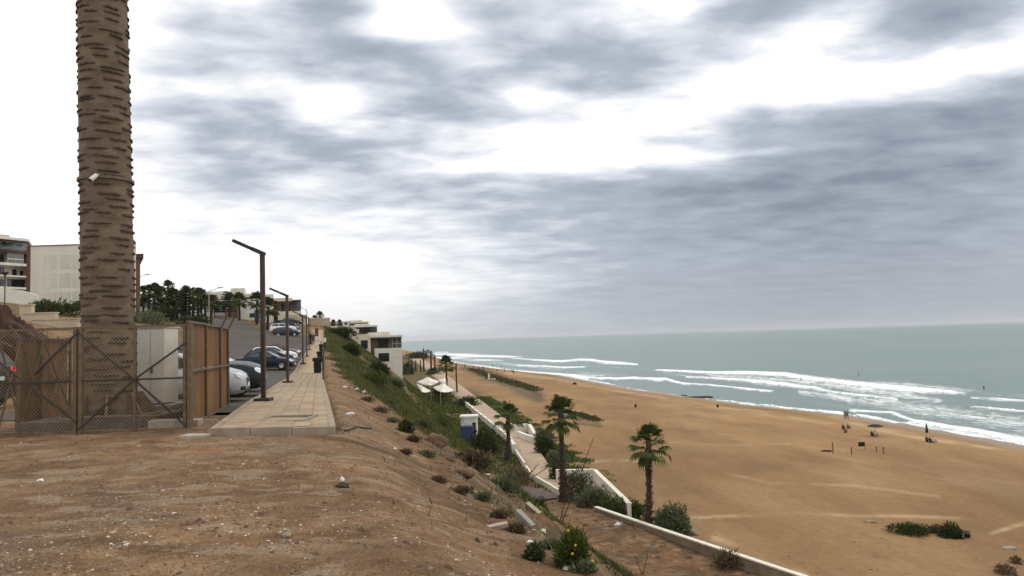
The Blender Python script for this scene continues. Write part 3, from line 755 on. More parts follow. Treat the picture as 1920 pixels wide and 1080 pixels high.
# pavers laid one by one near the viewer; the far stretch is joined
px_me = []
for k in range(4):
    m = MB(); s_ = .158
    top = [(-s_ + rng.uniform(0, .004), -s_, .0), (s_, -s_, 0), (s_, s_, 0), (-s_, s_, 0)]
    m.add([(x, y, -.05) for x, y, _ in top] + [(x, y, -.004) for x, y, _ in top] + [(x * .965, y * .965, 0) for x, y, _ in top],
          [(0, 1, 5, 4), (1, 2, 6, 5), (2, 3, 7, 6), (3, 0, 4, 7), (4, 5, 9, 8), (5, 6, 10, 9), (6, 7, 11, 10), (7, 4, 8, 11), (8, 9, 10, 11)])
    me = m.mesh('paver'); me.materials.append(MAT['paver']); px_me.append(me)
WA = math.atan2(-(walkR(30) - walkR(14)), 16.0)          # walk direction
pj = MB(); cnt = 0
pit = lambda r_, c_: 3 <= r_ <= 5 and 2 <= c_ <= 4       # the open tree pit
rows = 118
for r_ in range(rows):
    for c_ in range(6):
        if pit(r_, c_): continue
        Y = 13.72 + r_ * .325
        f = (c_ + .5) / 6
        X = walkL(Y) + .12 + (walkR(Y) - walkL(Y) - .24) * f
        Y2 = Y + (f - .5) * .0
        z = bz(X, Y2) + .118 + rng.uniform(-.004, .004)
        wsc = (walkR(Y) - walkL(Y) - .24) / 6 / .325
        if cnt < 285:
            o = bpy.data.objects.new('paver', px_me[rng.randrange(4)]); COL.objects.link(o); o.parent = pave
            o.location = (X, Y2, z); o.scale = (wsc, 1, 1)
            o.rotation_euler = (rng.uniform(-.008, .008), rng.uniform(-.008, .008), 0)
            cnt += 1
        else:
            pj.box((X, Y2, z - .02), (.318 * wsc, .316, .04))
pj.build('far_paver', MAT['paver'], pave)['kind'] = 'stuff'
# sunk frame of the tree pit
Yp = 13.72 + 4 * .325; xa = walkL(Yp) + .12 + (walkR(Yp) - walkL(Yp) - .24) * 2 / 6; xb = walkL(Yp) + .12 + (walkR(Yp) - walkL(Yp) - .24) * 5 / 6
m = MB(); zt = bz((xa + xb) / 2, Yp) + .128
for (c, s_) in ((((xa + xb) / 2, Yp - .5, zt - .03), (xb - xa, .07, .07)), (((xa + xb) / 2, Yp + .5, zt - .03), (xb - xa, .07, .07)), ((xa + .03, Yp, zt - .031), (.07, .92, .068)), ((xb - .03, Yp, zt - .031), (.07, .92, .068))): m.box(c, s_)
m.build('pit_frame', MAT['concrete'], pave)

prom = strip('promenade', lambda Y: promL(Y), lambda Y: promR(Y), list(np.arange(66, 120, 2.0)) + list(np.arange(120, 300, 5.0)) + list(np.arange(300, 700, 20.0)), .05, [mat('promenade_paving', (.44, .325, .225), (.35, .25, .17), scale=.6, bump=.2, bscale=12, world=True)], 3, .3, zf=lambda X, Y: -12.5)
prom['kind'] = 'structure'
# ------------------------------------------------------------------ enclosure with the palm-shaped mast
TX, TY = -8.69, 16.0
mast = thing('palm_mast', 'tall brown mast with palm bark ridges standing inside the wire fence', 'mast', (TX, TY, -.03))
top = at(196, -40, TY + .1)
LEAN = Vector(((top.x - TX) / (top.z), 0.0))
def mast_r(z): return .548 - .0035 * z - .02 * sstep(0, 1.2, z)
def mast_c(z): return Vector((TX + LEAN.x * z, TY, z))
m = MB(); ns = 48; zs = np.linspace(-.1, 12.5, 90)
V = []; 
for z in zs:
    c = mast_c(z)
    for k in range(ns):
        a = 2 * math.pi * k / ns
        r = float(mast_r(z)) + .012 * float(fbm(np.array([a * 2.2]), np.array([z * 2.5]), 5, 3)[0])
        V.append((c.x + r * math.cos(a), c.y + r * math.sin(a), z))
fs = [(i * ns + k, i * ns + (k + 1) % ns, (i + 1) * ns + (k + 1) % ns, (i + 1) * ns + k) for i in range(len(zs) - 1) for k in range(ns)]
m.add(V, fs); m.build('trunk', MAT['bark_cast'], mast, smooth=True)
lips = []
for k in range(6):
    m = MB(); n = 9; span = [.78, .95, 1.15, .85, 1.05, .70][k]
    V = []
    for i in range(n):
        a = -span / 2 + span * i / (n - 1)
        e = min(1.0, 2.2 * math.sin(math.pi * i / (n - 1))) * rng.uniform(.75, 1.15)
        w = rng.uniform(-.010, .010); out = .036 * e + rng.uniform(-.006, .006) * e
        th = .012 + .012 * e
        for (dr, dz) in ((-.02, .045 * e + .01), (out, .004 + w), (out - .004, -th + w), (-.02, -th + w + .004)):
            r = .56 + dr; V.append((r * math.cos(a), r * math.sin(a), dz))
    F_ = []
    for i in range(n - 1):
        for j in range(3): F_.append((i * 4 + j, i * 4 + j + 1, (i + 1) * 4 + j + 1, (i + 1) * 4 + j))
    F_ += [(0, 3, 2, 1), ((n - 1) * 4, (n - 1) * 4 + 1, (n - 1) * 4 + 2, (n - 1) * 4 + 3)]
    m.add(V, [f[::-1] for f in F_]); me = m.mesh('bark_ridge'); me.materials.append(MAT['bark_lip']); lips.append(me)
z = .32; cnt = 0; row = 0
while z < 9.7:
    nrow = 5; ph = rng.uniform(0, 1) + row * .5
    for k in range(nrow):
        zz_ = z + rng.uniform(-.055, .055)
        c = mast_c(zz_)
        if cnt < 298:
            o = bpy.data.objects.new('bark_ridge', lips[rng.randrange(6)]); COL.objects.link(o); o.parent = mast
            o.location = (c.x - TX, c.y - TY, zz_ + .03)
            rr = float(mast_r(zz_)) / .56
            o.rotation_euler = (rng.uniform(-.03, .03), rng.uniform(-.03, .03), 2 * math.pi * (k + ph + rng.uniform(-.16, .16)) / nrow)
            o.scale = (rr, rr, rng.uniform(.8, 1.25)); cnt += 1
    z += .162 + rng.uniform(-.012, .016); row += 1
m = MB(); m.box((TX - .1, TY, .10), (2.5, 1.9, .26)); m.build('plinth', MAT['concrete_dark'], mast, bevel=.02)
m = MB(); m.lathe([(.62, .22), (.98, .22), (.98, .26), (.62, .26)], 28, (TX, TY, 0)); m.build('base_ring', MAT['steel_brown'], mast)
for k in range(8):
    a = 2 * math.pi * (k + .5) / 8; ca_, sa_ = math.cos(a), math.sin(a); m = MB()
    q = lambda r, z, o_: (TX + r * ca_ - o_ * sa_, TY + r * sa_ + o_ * ca_, z)
    m.add([q(.5, .26, -.02), q(.93, .26, -.02), q(.62, .72, -.02), q(.5, .72, -.02), q(.5, .26, .02), q(.93, .26, .02), q(.62, .72, .02), q(.5, .72, .02)], [(0, 1, 2, 3), (7, 6, 5, 4), (1, 5, 6, 2), (2, 6, 7, 3), (0, 4, 5, 1)])
    m.build('gusset', MAT['steel_brown'], mast)
sc = thing('security_camera', 'small white security camera strapped to the palm-bark mast', 'camera', at(180, 332, 15.42))
c5 = org(sc); m = MB(); m.lathe([(float(mast_r(c5.z)) + .006, -.03), (float(mast_r(c5.z)) + .05, -.03), (float(mast_r(c5.z)) + .05, .03), (float(mast_r(c5.z)) + .006, .03)], 40, (mast_c(c5.z).x, TY, c5.z + .03))
m.build('strap', MAT['steel_brown'], sc, smooth=False)
m = MB(); m.tube([c5 + Vector((.03, -.04, .03)), c5 + Vector((-.02, -.18, -.10))], [.045, .05], 10); m.build('housing', MAT['white_trim'], sc, smooth=False)
m = MB(); m.tube([c5 + Vector((-.022, -.185, -.104)), c5 + Vector((-.026, -.195, -.112))], .042, 10); m.build('lens', MAT['glass_dark'], sc)
m = MB(); m.bar(c5 + Vector((.05, .02, .06)), c5 + Vector((.02, -.08, .03)), .03); m.build('bracket', MAT['galv'], sc)

def post_at(px, yb, Y): p = at(px, yb, Y); return Vector((p.x, p.y, 0))
P0 = post_at(-70, 815, 14.6); P1 = post_at(146, 812, 14.5); P2 = post_at(253, 808, 14.52); P3 = post_at(352, 803, 14.55); P4 = post_at(428, 768, 20.2)
Q0 = post_at(-6, 815, 14.75); Q1 = post_at(34, 812, 15.2); Q2 = post_at(77, 800, 16.1); Q3 = post_at(131, 786, 17.6)
HF = 2.08
def wires(mb, A, B, z0, z1, sp=.075, r=.0017):
    L = (B - A).length; u = (B - A) / L; H = z1 - z0; n = Vector((-u.y, u.x, 0))
    for sgn in (1, -1):
        k = -H
        while k < L:
            s0, s1 = k, k + H
            a, b = max(s0, 0), min(s1, L)
            if b - a > .03:
                za, zb = z0 + (a - s0), z0 + (b - s0)
                if sgn < 0: za, zb = z1 - (a - s0), z1 - (b - s0)
                p, q = A + u * a, A + u * b
                p = Vector((p.x, p.y, za)) + n * .002 * sgn; q = Vector((q.x, q.y, zb)) + n * .002 * sgn
                t = (q - p).normalized(); w1 = t.cross(n).normalized() * r
                mb.add([p - w1 - n * r, p + w1 - n * r, p + n * r, q - w1 - n * r, q + w1 - n * r, q + n * r], [(0, 1, 4, 3), (1, 2, 5, 4), (2, 0, 3, 5)])
            k += sp
def up(p, z): return Vector((p.x, p.y, z))
fen = thing('wire_fence', 'rusty brown wire mesh fence with crossed braces in front of the bark mast', 'fence', (P1.x, P1.y, 0))
for A, B in ((P0, P1), (P1, P3)):
    m = MB(); m.bar(up(A, HF), up(B, HF), .05); m.build('top_rail', MAT['steel_brown'], fen)
    m = MB(); m.bar(up(A, .06), up(B, .06), .045); m.build('bottom_rail', MAT['steel_brown'], fen)
    m = MB(); m.bar(up(A, 1.05), up(B, 1.05), .035); m.build('middle_rail', MAT['steel_dark'], fen)
    m = MB(); wires(m, A, B, .08, HF); m.build('wire_mesh', MAT['galv'], fen)['kind'] = 'stuff'
dv = (P3 - P1).normalized()
for p, w in ((P1 - dv * .055, .07), (P1 + dv * .055, .07), (P2, .045), (P3 - dv * .05, .06), (P3 + dv * .045, .085)):
    m = MB(); m.bar(up(p, -.1), up(p, HF + .03), w); m.build('post', MAT['steel_brown'], fen)
for A, za, B, zb in ((P1, 2.0, P2, 1.05), (P1, .1, P2, 1.05), (P2, 1.05, P3, 1.75), (P2, 1.05, P3, .1), (P0 + (P1 - P0) * .62, 1.2, P1, 2.0), (P0 + (P1 - P0) * .30, 1.5, P1, .25)):
    o_ = Vector((0, -.03, 0)); m = MB(); m.bar(up(A, za) + o_, up(B, zb) + o_, .032); m.build('brace', MAT['steel_dark'], fen)

def sheet_panel(mb, A, B, z0, z1, th=.012, n=14, amp=.012):
    u = (B - A); nn = Vector((-u.y, u.x, 0)).normalized()
    V = []
    for i in range(n + 1):
        p = A + u * (i / n) + nn * amp * math.sin(i * 2.1) * rng.uniform(.5, 1)
        for z_ in (z0, z1): V.append((p.x, p.y, z_))
    for i in range(n + 1):
        p = Vector(V[2 * i]) + nn * th
        for z_ in (z0, z1): V.append((p.x, p.y, z_))
    f = []
    o_ = 2 * (n + 1)
    for i in range(n): f += [(2 * i, 2 * i + 2, 2 * i + 3, 2 * i + 1), (o_ + 2 * i + 1, o_ + 2 * i + 3, o_ + 2 * i + 2, o_ + 2 * i), (2 * i + 1, 2 * i + 3, o_ + 2 * i + 3, o_ + 2 * i + 1)]
    f += [(0, 1, o_ + 1, o_), (2 * n, o_ + 2 * n, o_ + 2 * n + 1, 2 * n + 1)]
    mb.add(V, f)
scr = thing('sheeted_fence', 'brown sheet-clad fence running back beside the parked silver car', 'fence', (P3.x, P3.y, 0))
pts = [P3, P3 + (P4 - P3) * .38, P3 + (P4 - P3) * .76, P4]
sn = Vector((-(P4 - P3).y, (P4 - P3).x, 0)).normalized()
zg = [bz(p.x, p.y) for p in pts]
for i in range(3):
    a, b = pts[i], pts[i + 1]; za = (zg[i] + zg[i + 1]) / 2
    for (z0, z1) in ((za + .05, za + 1.08), (za + 1.14, za + HF)):
        m = MB(); sheet_panel(m, a + sn * .03, b + sn * .03, z0, z1); m.build('sheet_panel', MAT['sheet_brown'], scr)
    for zr in (za + 1.11, za + HF + .02, za + .03):
        m = MB(); m.bar(up(a, zr), up(b, zr), .045); m.build('rail', MAT['steel_brown'], scr)
    m = MB(); m.bar(up(b, za - .2), up(b, za + HF + .04), .055); m.build('post', MAT['steel_brown'], scr)
for p in (pts[2], pts[3]):
    m = MB(); q = up(p, HF); m.bar(q, q + Vector((.18, .1, .42)), .035); m.build('barbed_arm', MAT['steel_dark'], scr)
scl = thing('sheeted_gate', 'brown gate with crossed braces, angled posts and sheeted leaves left of the mast', 'gate', (Q2.x, Q2.y, 0))
ql = [Q0 + (Q0 - Q1) * 1.5, Q0, Q1, Q2, Q3]
for i in range(4):
    a, b = ql[i], ql[i + 1]; n_ = Vector((-(b - a).y, (b - a).x, 0)).normalized()
    if i >= 2:
        for k in range(3):
            m = MB(); sheet_panel(m, a.lerp(b, k / 3) + n_ * .05, a.lerp(b, (k + 1) / 3 - .01) + n_ * .05, .06, 1.9, n=4); m.build('sheet_panel', MAT['sheet_brown'], scl)
    for zr in (1.92, 1.0): 
        m = MB(); m.bar(up(a, zr), up(b, zr), .04); m.build('rail', MAT['steel_dark'], scl)
    for za, zb in ((.1, 1.85), (1.85, .1)):
        m = MB(); m.bar(up(a, za) - n_ * (.03 if za < 1 else .055), up(b, zb) - n_ * (.03 if za < 1 else .055), .028); m.build('brace', MAT['steel_brown'], scl)
for p in (Q0, Q1, Q2, Q3):
    m = MB(); m.bar(up(p, -.1), up(p, 1.98), .055); m.build('post', MAT['steel_brown'], scl)
    if p is not Q3:
        m = MB(); q = up(p, 1.96); m.bar(q, q + Vector((-.18, -.05, .24)), .03); m.build('barbed_arm', MAT['steel_brown'], scl)
# white electric cabinet
A = at(256, 790, 17.4); B = at(309, 790, 17.4)
cab = thing('electric_cabinet', 'tall off-white electric cabinet on a concrete base beside the bark mast', 'cabinet', (A.x, A.y, 0))
w_ = B.x - A.x
m = MB(); m.box((A.x + w_ / 2, A.y + .35, .15), (w_ + .5, 1.2, .36)); m.build('base', MAT['concrete'], cab, bevel=.02)
m = MB(); m.box((A.x + w_ / 2, A.y + .35, 1.24), (w_, .7, 1.76)); m.build('body', MAT['cabinet'], cab, bevel=.012)
m = MB(); m.box((A.x + w_ / 2, A.y + .35, 2.15), (w_ + .06, .8, .06)); m.build('roof', MAT['cabinet'], cab, bevel=.01)
for s_ in (0, 1):
    m = MB(); m.box((A.x + w_ * (.25 + .5 * s_), A.y - .012, 1.24), (w_ * .47, .02, 1.62)); m.build('door', MAT['cabinet'], cab, bevel=.004)
m = MB(); m.box((A.x + w_ * .56, A.y - .035, 1.15), (.03, .03, .16)); m.build('handle', MAT['steel_dark'], cab)
for (px, py, Y, sx_, sy_, sz_, lb) in ((330, 812, 14.9, .95, .35, .14, 'long pale concrete slab lying inside the fence corner'), (368, 827, 13.2, .46, .32, .06, 'pale square paving slab lying loose on the dirt'), (100, 806, 15.4, 1.0, .3, .12, 'concrete kerb block lying under the sheeted gate'), (225, 801, 15.15, 1.5, .22, .26, 'dark concrete kerb in front of the mast foot')):
    p = at(px, py, Y); zb = gz(p.x, p.y)
    m = MB(); m.box((0, 0, sz_ / 2 - .02), (sx_, sy_, sz_ + .02))
    o = m.build('concrete_slab', MAT['stone_pale' if sz_ < .15 else 'concrete_dark'], None, bevel=.012); o.location = (p.x, p.y, zb); o.rotation_euler = (0, .02, rng.uniform(-.1, .25))
    tag(o, lb, 'slab')

# ------------------------------------------------------------------ street lamps and bins
def lamp(name, label, x, y, z, h=4.1, arm=.88, group='lamps along the pavement', s=1.0, fl=True):
    r_ = thing(name, label, 'street lamp', (x, y, z), 0, group)
    m = MB(); m.box((x, y, z + .04), (.42 * s, .42 * s, .12)); m.build('base_plate', MAT['steel_dark'], r_, bevel=.01)
    m = MB(); m.bar((x, y, z + .08), (x, y, z + h), .112 * s); m.build('pole', MAT['steel_lamp'], r_)
    p = Vector((x + .02, y, z + h - .03)); dd = Vector((-.90, -.12, .43)).normalized()
    m = MB(); m.bar(p - dd * .06, p + dd * .33, .13 * s, .11 * s); m.build('elbow', MAT['steel_dark'], r_)
    q = p + dd * .33
    m = MB(); m.bar(q, q + dd * (arm - .33), .24 * s, .085 * s); hd = m.build('lamp_head', MAT['frame_dark'], r_, bevel=.01)
    n_ = dd.cross(Vector((0, 1, 0))).normalized(); n_ = n_ if n_.z < 0 else -n_
    m = MB(); m.bar(q + dd * .1 + n_ * .046 * s, q + dd * (arm - .4) + n_ * .046 * s, .18 * s, .012); m.build('led_panel', MAT['lamp_clear'], hd)
    return r_
mat('steel_lamp', (.085, .056, .042), (.06, .04, .03), scale=6, rough=.5, metal=.3)
LY = [(20.4, 'tall brown street lamp nearest the fence, its head at upper left'), (34.7, 'second brown street lamp along the pavement, beyond the nearest one'), (62.5, 'third brown street lamp, beside the parked black cars'), (79, 'fourth brown street lamp along the pavement'), (94, 'farthest brown lamp by the walkers on the pavement')]
for Y, lb in LY:
    X = -1.62 - .2585 * Y
    lamp('street_lamp', lb, X, Y, bz(X, Y) + .10)
p = at(576, 640, 132); lamp('street_lamp', 'thin pale lamp standing behind the farthest pavement lamp', p.x, p.y, bz(p.x, p.y), at(576, 581, 132).z - bz(p.x, p.y), 1.6, s=.8)
def bin_(Y, label):
    X = walkR(Y) - .30; z = bz(X, Y) + .11
    r_ = thing('litter_bin', label, 'litter bin', (X, Y, z), 0, 'bins along the pavement')
    m = MB(); m.bar((X + .30, Y, z - .05), (X + .30, Y, z + 1.28), .07); m.build('post', MAT['steel_dark'], r_)
    m = MB(); m.lathe([(.02, .36), (.19, .36), (.215, 1.12), (.235, 1.13), (.235, 1.19), (.20, 1.19), (.18, .45), (.0, .45)], 18, (X, Y, z)); b = m.build('bucket', MAT['bin_green'], r_, smooth=True)
    m = MB(); m.box((X + .235, Y, z + .95), (.10, .06, .06)); m.box((X + .235, Y, z + .55), (.10, .06, .06)); m.build('bracket', MAT['steel_dark'], r_)
    m = MB(); m.box((X - .24, Y, z + 1.08), (.06, .10, .14)); m.build('latch', MAT['bin_green'], r_)
bin_(40, 'nearest dark green litter bin on its post at the pavement edge'); bin_(60, 'second dark litter bin along the pavement edge'); bin_(84, 'farthest dark litter bin by the walkers')

# ------------------------------------------------------------------ cars
def car(label, X, Y, rot, kind, col, metal=.4, tail=False, name='parked_car', group='cars parked along the pavement', z=None):
    z = bz(X, Y) + .01 if z is None else z
    root = thing(name, label, 'car', (0, 0, 0), 0, group)
    ORG[root.name] = Vector((0, 0, 0))
    L2, W2 = {'sedan': (2.2, .87), 'hatch': (2.02, .86), 'suv': (2.2, .91)}[kind]
    hs = {'sedan': 1.0, 'hatch': 1.05, 'suv': 1.18}[kind]
    if kind == 'sedan': st = [(-1, .42, .78, .80), (-.985, .30, .90, .88), (-.90, .22, .99, .95), (-.62, .2, 1.01, 1), (-.3, .2, .97, 1), (.2, .2, .95, 1), (.48, .2, .94, 1), (.70, .2, .88, .98), (.88, .22, .80, .94), (.965, .26, .70, .86), (1, .34, .56, .76)]
    else: st = [(-1, .40, .80, .84), (-.985, .28, 1.0, .91), (-.93, .24, 1.05, .96), (-.62, .2, 1.02, 1), (-.3, .2, .99, 1), (.2, .2, .97, 1), (.50, .2, .97, 1), (.72, .2, .93, .98), (.88, .22, .84, .95), (.965, .26, .74, .88), (1, .34, .60, .78)]
    m = MB(); V = []; ns_ = 12
    for (t_, zb_, zt_, wf) in st:
        zb_, zt_ = zb_ * (1.1 if kind == 'suv' else 1), zt_ * hs
        w = W2 * wf; x = t_ * L2; h = zt_ - zb_
        half = [(0, zb_), (w * .86, zb_), (w * .97, zb_ + h * .18), (w, zb_ + h * .45), (w * .985, zb_ + h * .74), (w * .90, zt_ - h * .05), (w * .55, zt_ + .015)]
        ring = half + [(-a, b) for a, b in half[::-1][:-1]]
        ring.insert(7, (0, zt_ + .03))
        V += [(x, a, b) for a, b in ring]
    nr = len(V) // len(st)
    fs = [(i * nr + k, i * nr + (k + 1) % nr, (i + 1) * nr + (k + 1) % nr, (i + 1) * nr + k) for i in range(len(st) - 1) for k in range(nr)]
    fs += [tuple(range(nr))[::-1], tuple(range((len(st) - 1) * nr, len(st) * nr))]
    m.add(V, [f[::-1] for f in fs])
    # greenhouse: (x, z) of the glasshouse from rear to front
    if kind == 'sedan': gp = [(-.68 * L2, 1.0), (-.40 * L2, 1.36), (-.12 * L2, 1.43), (.10 * L2, 1.41), (.47 * L2, .95)]
    elif kind == 'hatch': gp = [(-.93 * L2, 1.08), (-.74 * L2, 1.42), (-.30 * L2, 1.50), (.08 * L2, 1.47), (.50 * L2, 1.0)]
    else: gp = [(-.94 * L2, 1.20), (-.80 * L2, 1.62), (-.30 * L2, 1.70), (.06 * L2, 1.67), (.48 * L2, 1.12)]
    wb, wt = W2 * .90, W2 * .70
    zbelt = gp[0][1] - .04
    belt = lambda x: zbelt + (gp[4][1] - gp[0][1]) * (x - gp[0][0]) / (gp[4][0] - gp[0][0])
    wz = lambda zz, x: wb + (wt - wb) * max(0, (zz - belt(x)) / (gp[2][1] - belt(x)))
    V = []
    for (x, zz) in gp: V += [(x, -wz(zz, x), zz), (x, wz(zz, x), zz)]
    xb = [gp[0][0], gp[1][0], gp[2][0], gp[3][0], gp[4][0]]
    b0 = len(V)
    for x in xb: V += [(x, -wb, belt(x) - .06), (x, wb, belt(x) - .06)]
    fs = []
    for i in range(4):
        a = 2 * i; fs.append((a, a + 2, a + 3, a + 1))
        fs.append((b0 + a, b0 + a + 2, a + 2, a)); fs.append((a + 1, a + 3, b0 + a + 3, b0 + a + 1))
    fs += [(b0, 0, 1, b0 + 1), (b0 + 9, 9, 8, b0 + 8)]
    m.add(V, fs)
    pm = paint('paint_' + '_'.join('%02d' % int(c * 99) for c in col), col, metal)
    body = m.build('body', pm, root, smooth=True)
    sm_ = body.modifiers.new('bevel', 'BEVEL'); sm_.width = .035; sm_.segments = 2; sm_.limit_method = 'ANGLE'; sm_.angle_limit = R(28)
    e = body.modifiers.new('wn', 'WEIGHTED_NORMAL')
    # glass, set a little proud of the pillars
    def pane(q, o_):
        mm = MB(); n_ = (Vector(q[1]) - Vector(q[0])).cross(Vector(q[-1]) - Vector(q[0])).normalized() * o_
        mm.add([Vector(v) + n_ for v in q] + [Vector(v) - n_ * .2 for v in q], [tuple(range(len(q)))] + [(i, i + len(q), (i + 1) % len(q) + len(q), (i + 1) % len(q)) for i in range(len(q))])
        mm.build('window', MAT['glass_dark'], root)
    lp = lambda a, b, t: tuple(a[i] + (b[i] - a[i]) * t for i in range(3))
    for s_ in (-1, 1):
        P = lambda x, zz: (x, s_ * wz(zz, x), zz)
        r0 = P(gp[0][0] + .18, belt(gp[0][0]) + .08); r1 = P(gp[1][0] + .10, gp[1][1] - .07); r2 = P(gp[2][0] - .05, gp[2][1] - .08); r3 = P(gp[2][0] - .05, belt(gp[2][0]) + .06)
        f0 = P(gp[2][0] + .05, belt(gp[2][0]) + .06); f1 = P(gp[2][0] + .05, gp[2][1] - .08); f2 = P(gp[3][0] - .02, gp[3][1] - .08); f3 = P(gp[4][0] - .16, belt(gp[4][0]) + .08)
        for q in ([r0, r3, r2, r1], [f0, f3, f2, f1]):
            pane(q if s_ < 0 else q[::-1], .012)
    ins_ = .07
    a, b = gp[3], gp[4]
    q = [(b[0] - .05, -wz(b[1], b[0]) + ins_, b[1] + .04), (b[0] - .05, wz(b[1], b[0]) - ins_, b[1] + .04), (a[0] + .05, wz(a[1], a[0]) - ins_, a[1] - .05), (a[0] + .05, -wz(a[1], a[0]) + ins_, a[1] - .05)]
    pane(q, .012)
    a, b = gp[0], gp[1]
    q = [(a[0] + .06, wz(a[1], a[0]) - ins_, a[1] + .06), (a[0] + .06, -wz(a[1], a[0]) + ins_, a[1] + .06), (b[0] - .04, -wz(b[1], b[0]) + ins_, b[1] - .05), (b[0] - .04, wz(b[1], b[0]) - ins_, b[1] - .05)]
    pane(q, .012)
    rw = {'sedan': .315, 'hatch': .315, 'suv': .36}[kind]
    for x in (-.59 * L2, .62 * L2):
        for s_ in (-1, 1):
            mm = MB(); y0 = s_ * (W2 - .09)
            mm.lathe([(rw * .62, -.10), (rw * .95, -.105), (rw, -.07), (rw, .07), (rw * .95, .105), (rw * .62, .10)], 20, (x, y0, rw), 'y'); wh = mm.build('wheel', MAT['rubber'], root, smooth=True)
            mm = MB(); mm.lathe([(rw * .64, s_ * .085), (rw * .55, s_ * .10), (.06, s_ * .085), (0.005, s_ * .10)][::(1 if s_ < 0 else -1)], 10, (x, y0, rw), 'y'); mm.build('rim', MAT['rim'], wh)
            mm = MB(); pr = [(rw * 1.02, y0 + s_ * .085), (rw * 1.16, y0 + s_ * .095), (rw * 1.16, y0 + s_ * .10), (rw * 1.02, y0 + s_ * .09)]
            vs = []; 
            for k in range(13):
                an = math.pi * (k / 12 * 1.16 - .08)
                for r_, yy_ in pr: vs.append((x + r_ * math.cos(an), yy_ + s_ * .01, rw + r_ * math.sin(an)))
            mm.add(vs, [(k * 4 + j, k * 4 + (j + 1) % 4, (k + 1) * 4 + (j + 1) % 4, (k + 1) * 4 + j) for k in range(12) for j in range(4)]); mm.build('wheel_arch', MAT['black_plastic'], root)
    zf = st[-2][2] * hs; zr = st[1][2] * hs
    for s_ in (-1, 1):
        mm = MB(); mm.add([(L2 * .985, s_ * W2 * .40, zf - .03), (L2 * .955, s_ * W2 * .80, zf - .01), (L2 * .86, s_ * W2 * .955, zf + .07), (L2 * .90, s_ * W2 * .72, zf + .085), (L2 * .985, s_ * W2 * .40, zf - .15), (L2 * .965, s_ * W2 * .80, zf - .14), (L2 * .88, s_ * W2 * .965, zf - .03)],
               [(0, 1, 3), (1, 2, 3), (0, 4, 5, 1), (1, 5, 6, 2)] if s_ > 0 else [(3, 1, 0), (3, 2, 1), (1, 5, 4, 0), (2, 6, 5, 1)])
        for i, v in enumerate(mm.v): mm.v[i] = (v[0] + .025, v[1] * 1.015, v[2])
        mm.build('headlight', MAT['lamp_clear'], root)
        mm = MB(); mm.box((-L2 * .985, s_ * W2 * .70, zr - .09), (.09, W2 * .34, .15)); mm.box((-L2 * .95, s_ * W2 * .91, zr - .08), (.16, .06, .13)); mm.build('tail_light', MAT['tail_lit' if tail else 'tail_off'], root, bevel=.015)
        mm = MB(); mm.box((.34 * L2, s_ * (W2 + .10), belt(.3) + .10), (.10, .20, .14)); mm.build('side_mirror', pm, root, bevel=.03)
        mm = MB(); mm.box((.0, s_ * (W2 * .985), .26 * (1.1 if kind == 'suv' else 1)), (L2 * .95, .05, .10)); mm.build('sill', MAT['black_plastic'], root)
        for xx in (-.22, .16):
            mm = MB(); mm.box((xx * L2, s_ * (W2 * .998), belt(xx * L2) - .16), (.17, .035, .03)); mm.build('door_handle', pm, root)
    for s_ in (-1, 1):
        mm = MB(); mm.box((L2 * .945, s_ * W2 * .74, .40), (.16, .24, .12), s_ * -.5); mm.build('fog_recess', MAT['black_plastic'], root, bevel=.02)
        mm = MB(); mm.box((L2 * .955, s_ * W2 * .735, .40), (.15, .10, .06), s_ * -.5); mm.build('fog_light', MAT['lamp_clear'], root)
    mm = MB(); mm.box((L2 * .992 + .03, 0, zf - .12), (.03, W2 * .8, .025)); mm.build('grille_bar', MAT['chrome'], root)
    mm = MB(); mm.box((L2 * .992, 0, zf - .17), (.07, W2 * .85, .16)); mm.build('grille', MAT['black_plastic'], root, bevel=.02)
    mm = MB(); mm.box((L2 * .985, 0, .33), (.09, W2 * 1.25, .13)); mm.build('lower_intake', MAT['black_plastic'], root, bevel=.03)
    mm = MB(); mm.box((L2 * .992 + .04, 0, zf - .29), (.02, .50, .11)); mm.build('number_plate', MAT['plate'], root)
    mm = MB(); mm.box((-L2 - .012, 0, zr - .33), (.02, .50, .11)); mm.build('number_plate', MAT['plate'], root)
    mm = MB(); mm.box((-L2 * .975, 0, .34), (.09, W2 * 1.35, .16)); mm.build('rear_bumper', MAT['black_plastic'], root, bevel=.03)
    root.location = (X, Y, z); root.rotation_euler = (0, 0, rot)
    return root
WDIR = R(14.6)                          # noses point at the pavement
def nose(px, py, Y, kind, lb, col, metal=.4, dr=0, **k):
    p = at(px, py, Y); L2 = {'sedan': 2.2, 'hatch': 2.02, 'suv': 2.2}[kind]; r_ = WDIR + dr
    return car(lb, p.x - L2 * math.cos(r_), p.y - L2 * math.sin(r_), r_, kind, col, metal, **k)
nose(465, 750, 22.6, 'hatch', 'silver hatchback with its nose out past the sheeted fence', (.42, .43, .44), .6)
nose(497, 738, 25.8, 'suv', 'dark green-grey car parked next beyond the silver hatchback', (.016, .022, .022), .4)
nose(497, 724, 29.2, 'suv', 'second dark green car, half hidden behind the nearer dark one', (.016, .026, .026), .4)
nose(553, 684, 57.5, 'sedan', 'dark blue saloon parked side-on behind the first two lamps', (.010, .014, .032), .3, dr=R(-9))
nose(556, 672, 61.2, 'hatch', 'black hatchback parked just beyond the blue saloon', (.008, .008, .009), .2)
nose(558, 664, 65.5, 'hatch', 'white car parked beyond the black hatchback', (.78, .78, .78), .0)
nose(562, 659, 69.5, 'hatch', 'dark red and grey car behind the white one', (.12, .05, .05), .2)
nose(565, 654, 74.0, 'sedan', 'small black car beyond the dark red one, near the third lamp', (.012, .012, .014), .2)
nose(562, 632, 118, 'hatch', 'dark grey car at the front of the far parked group', (.03, .033, .038), .4)
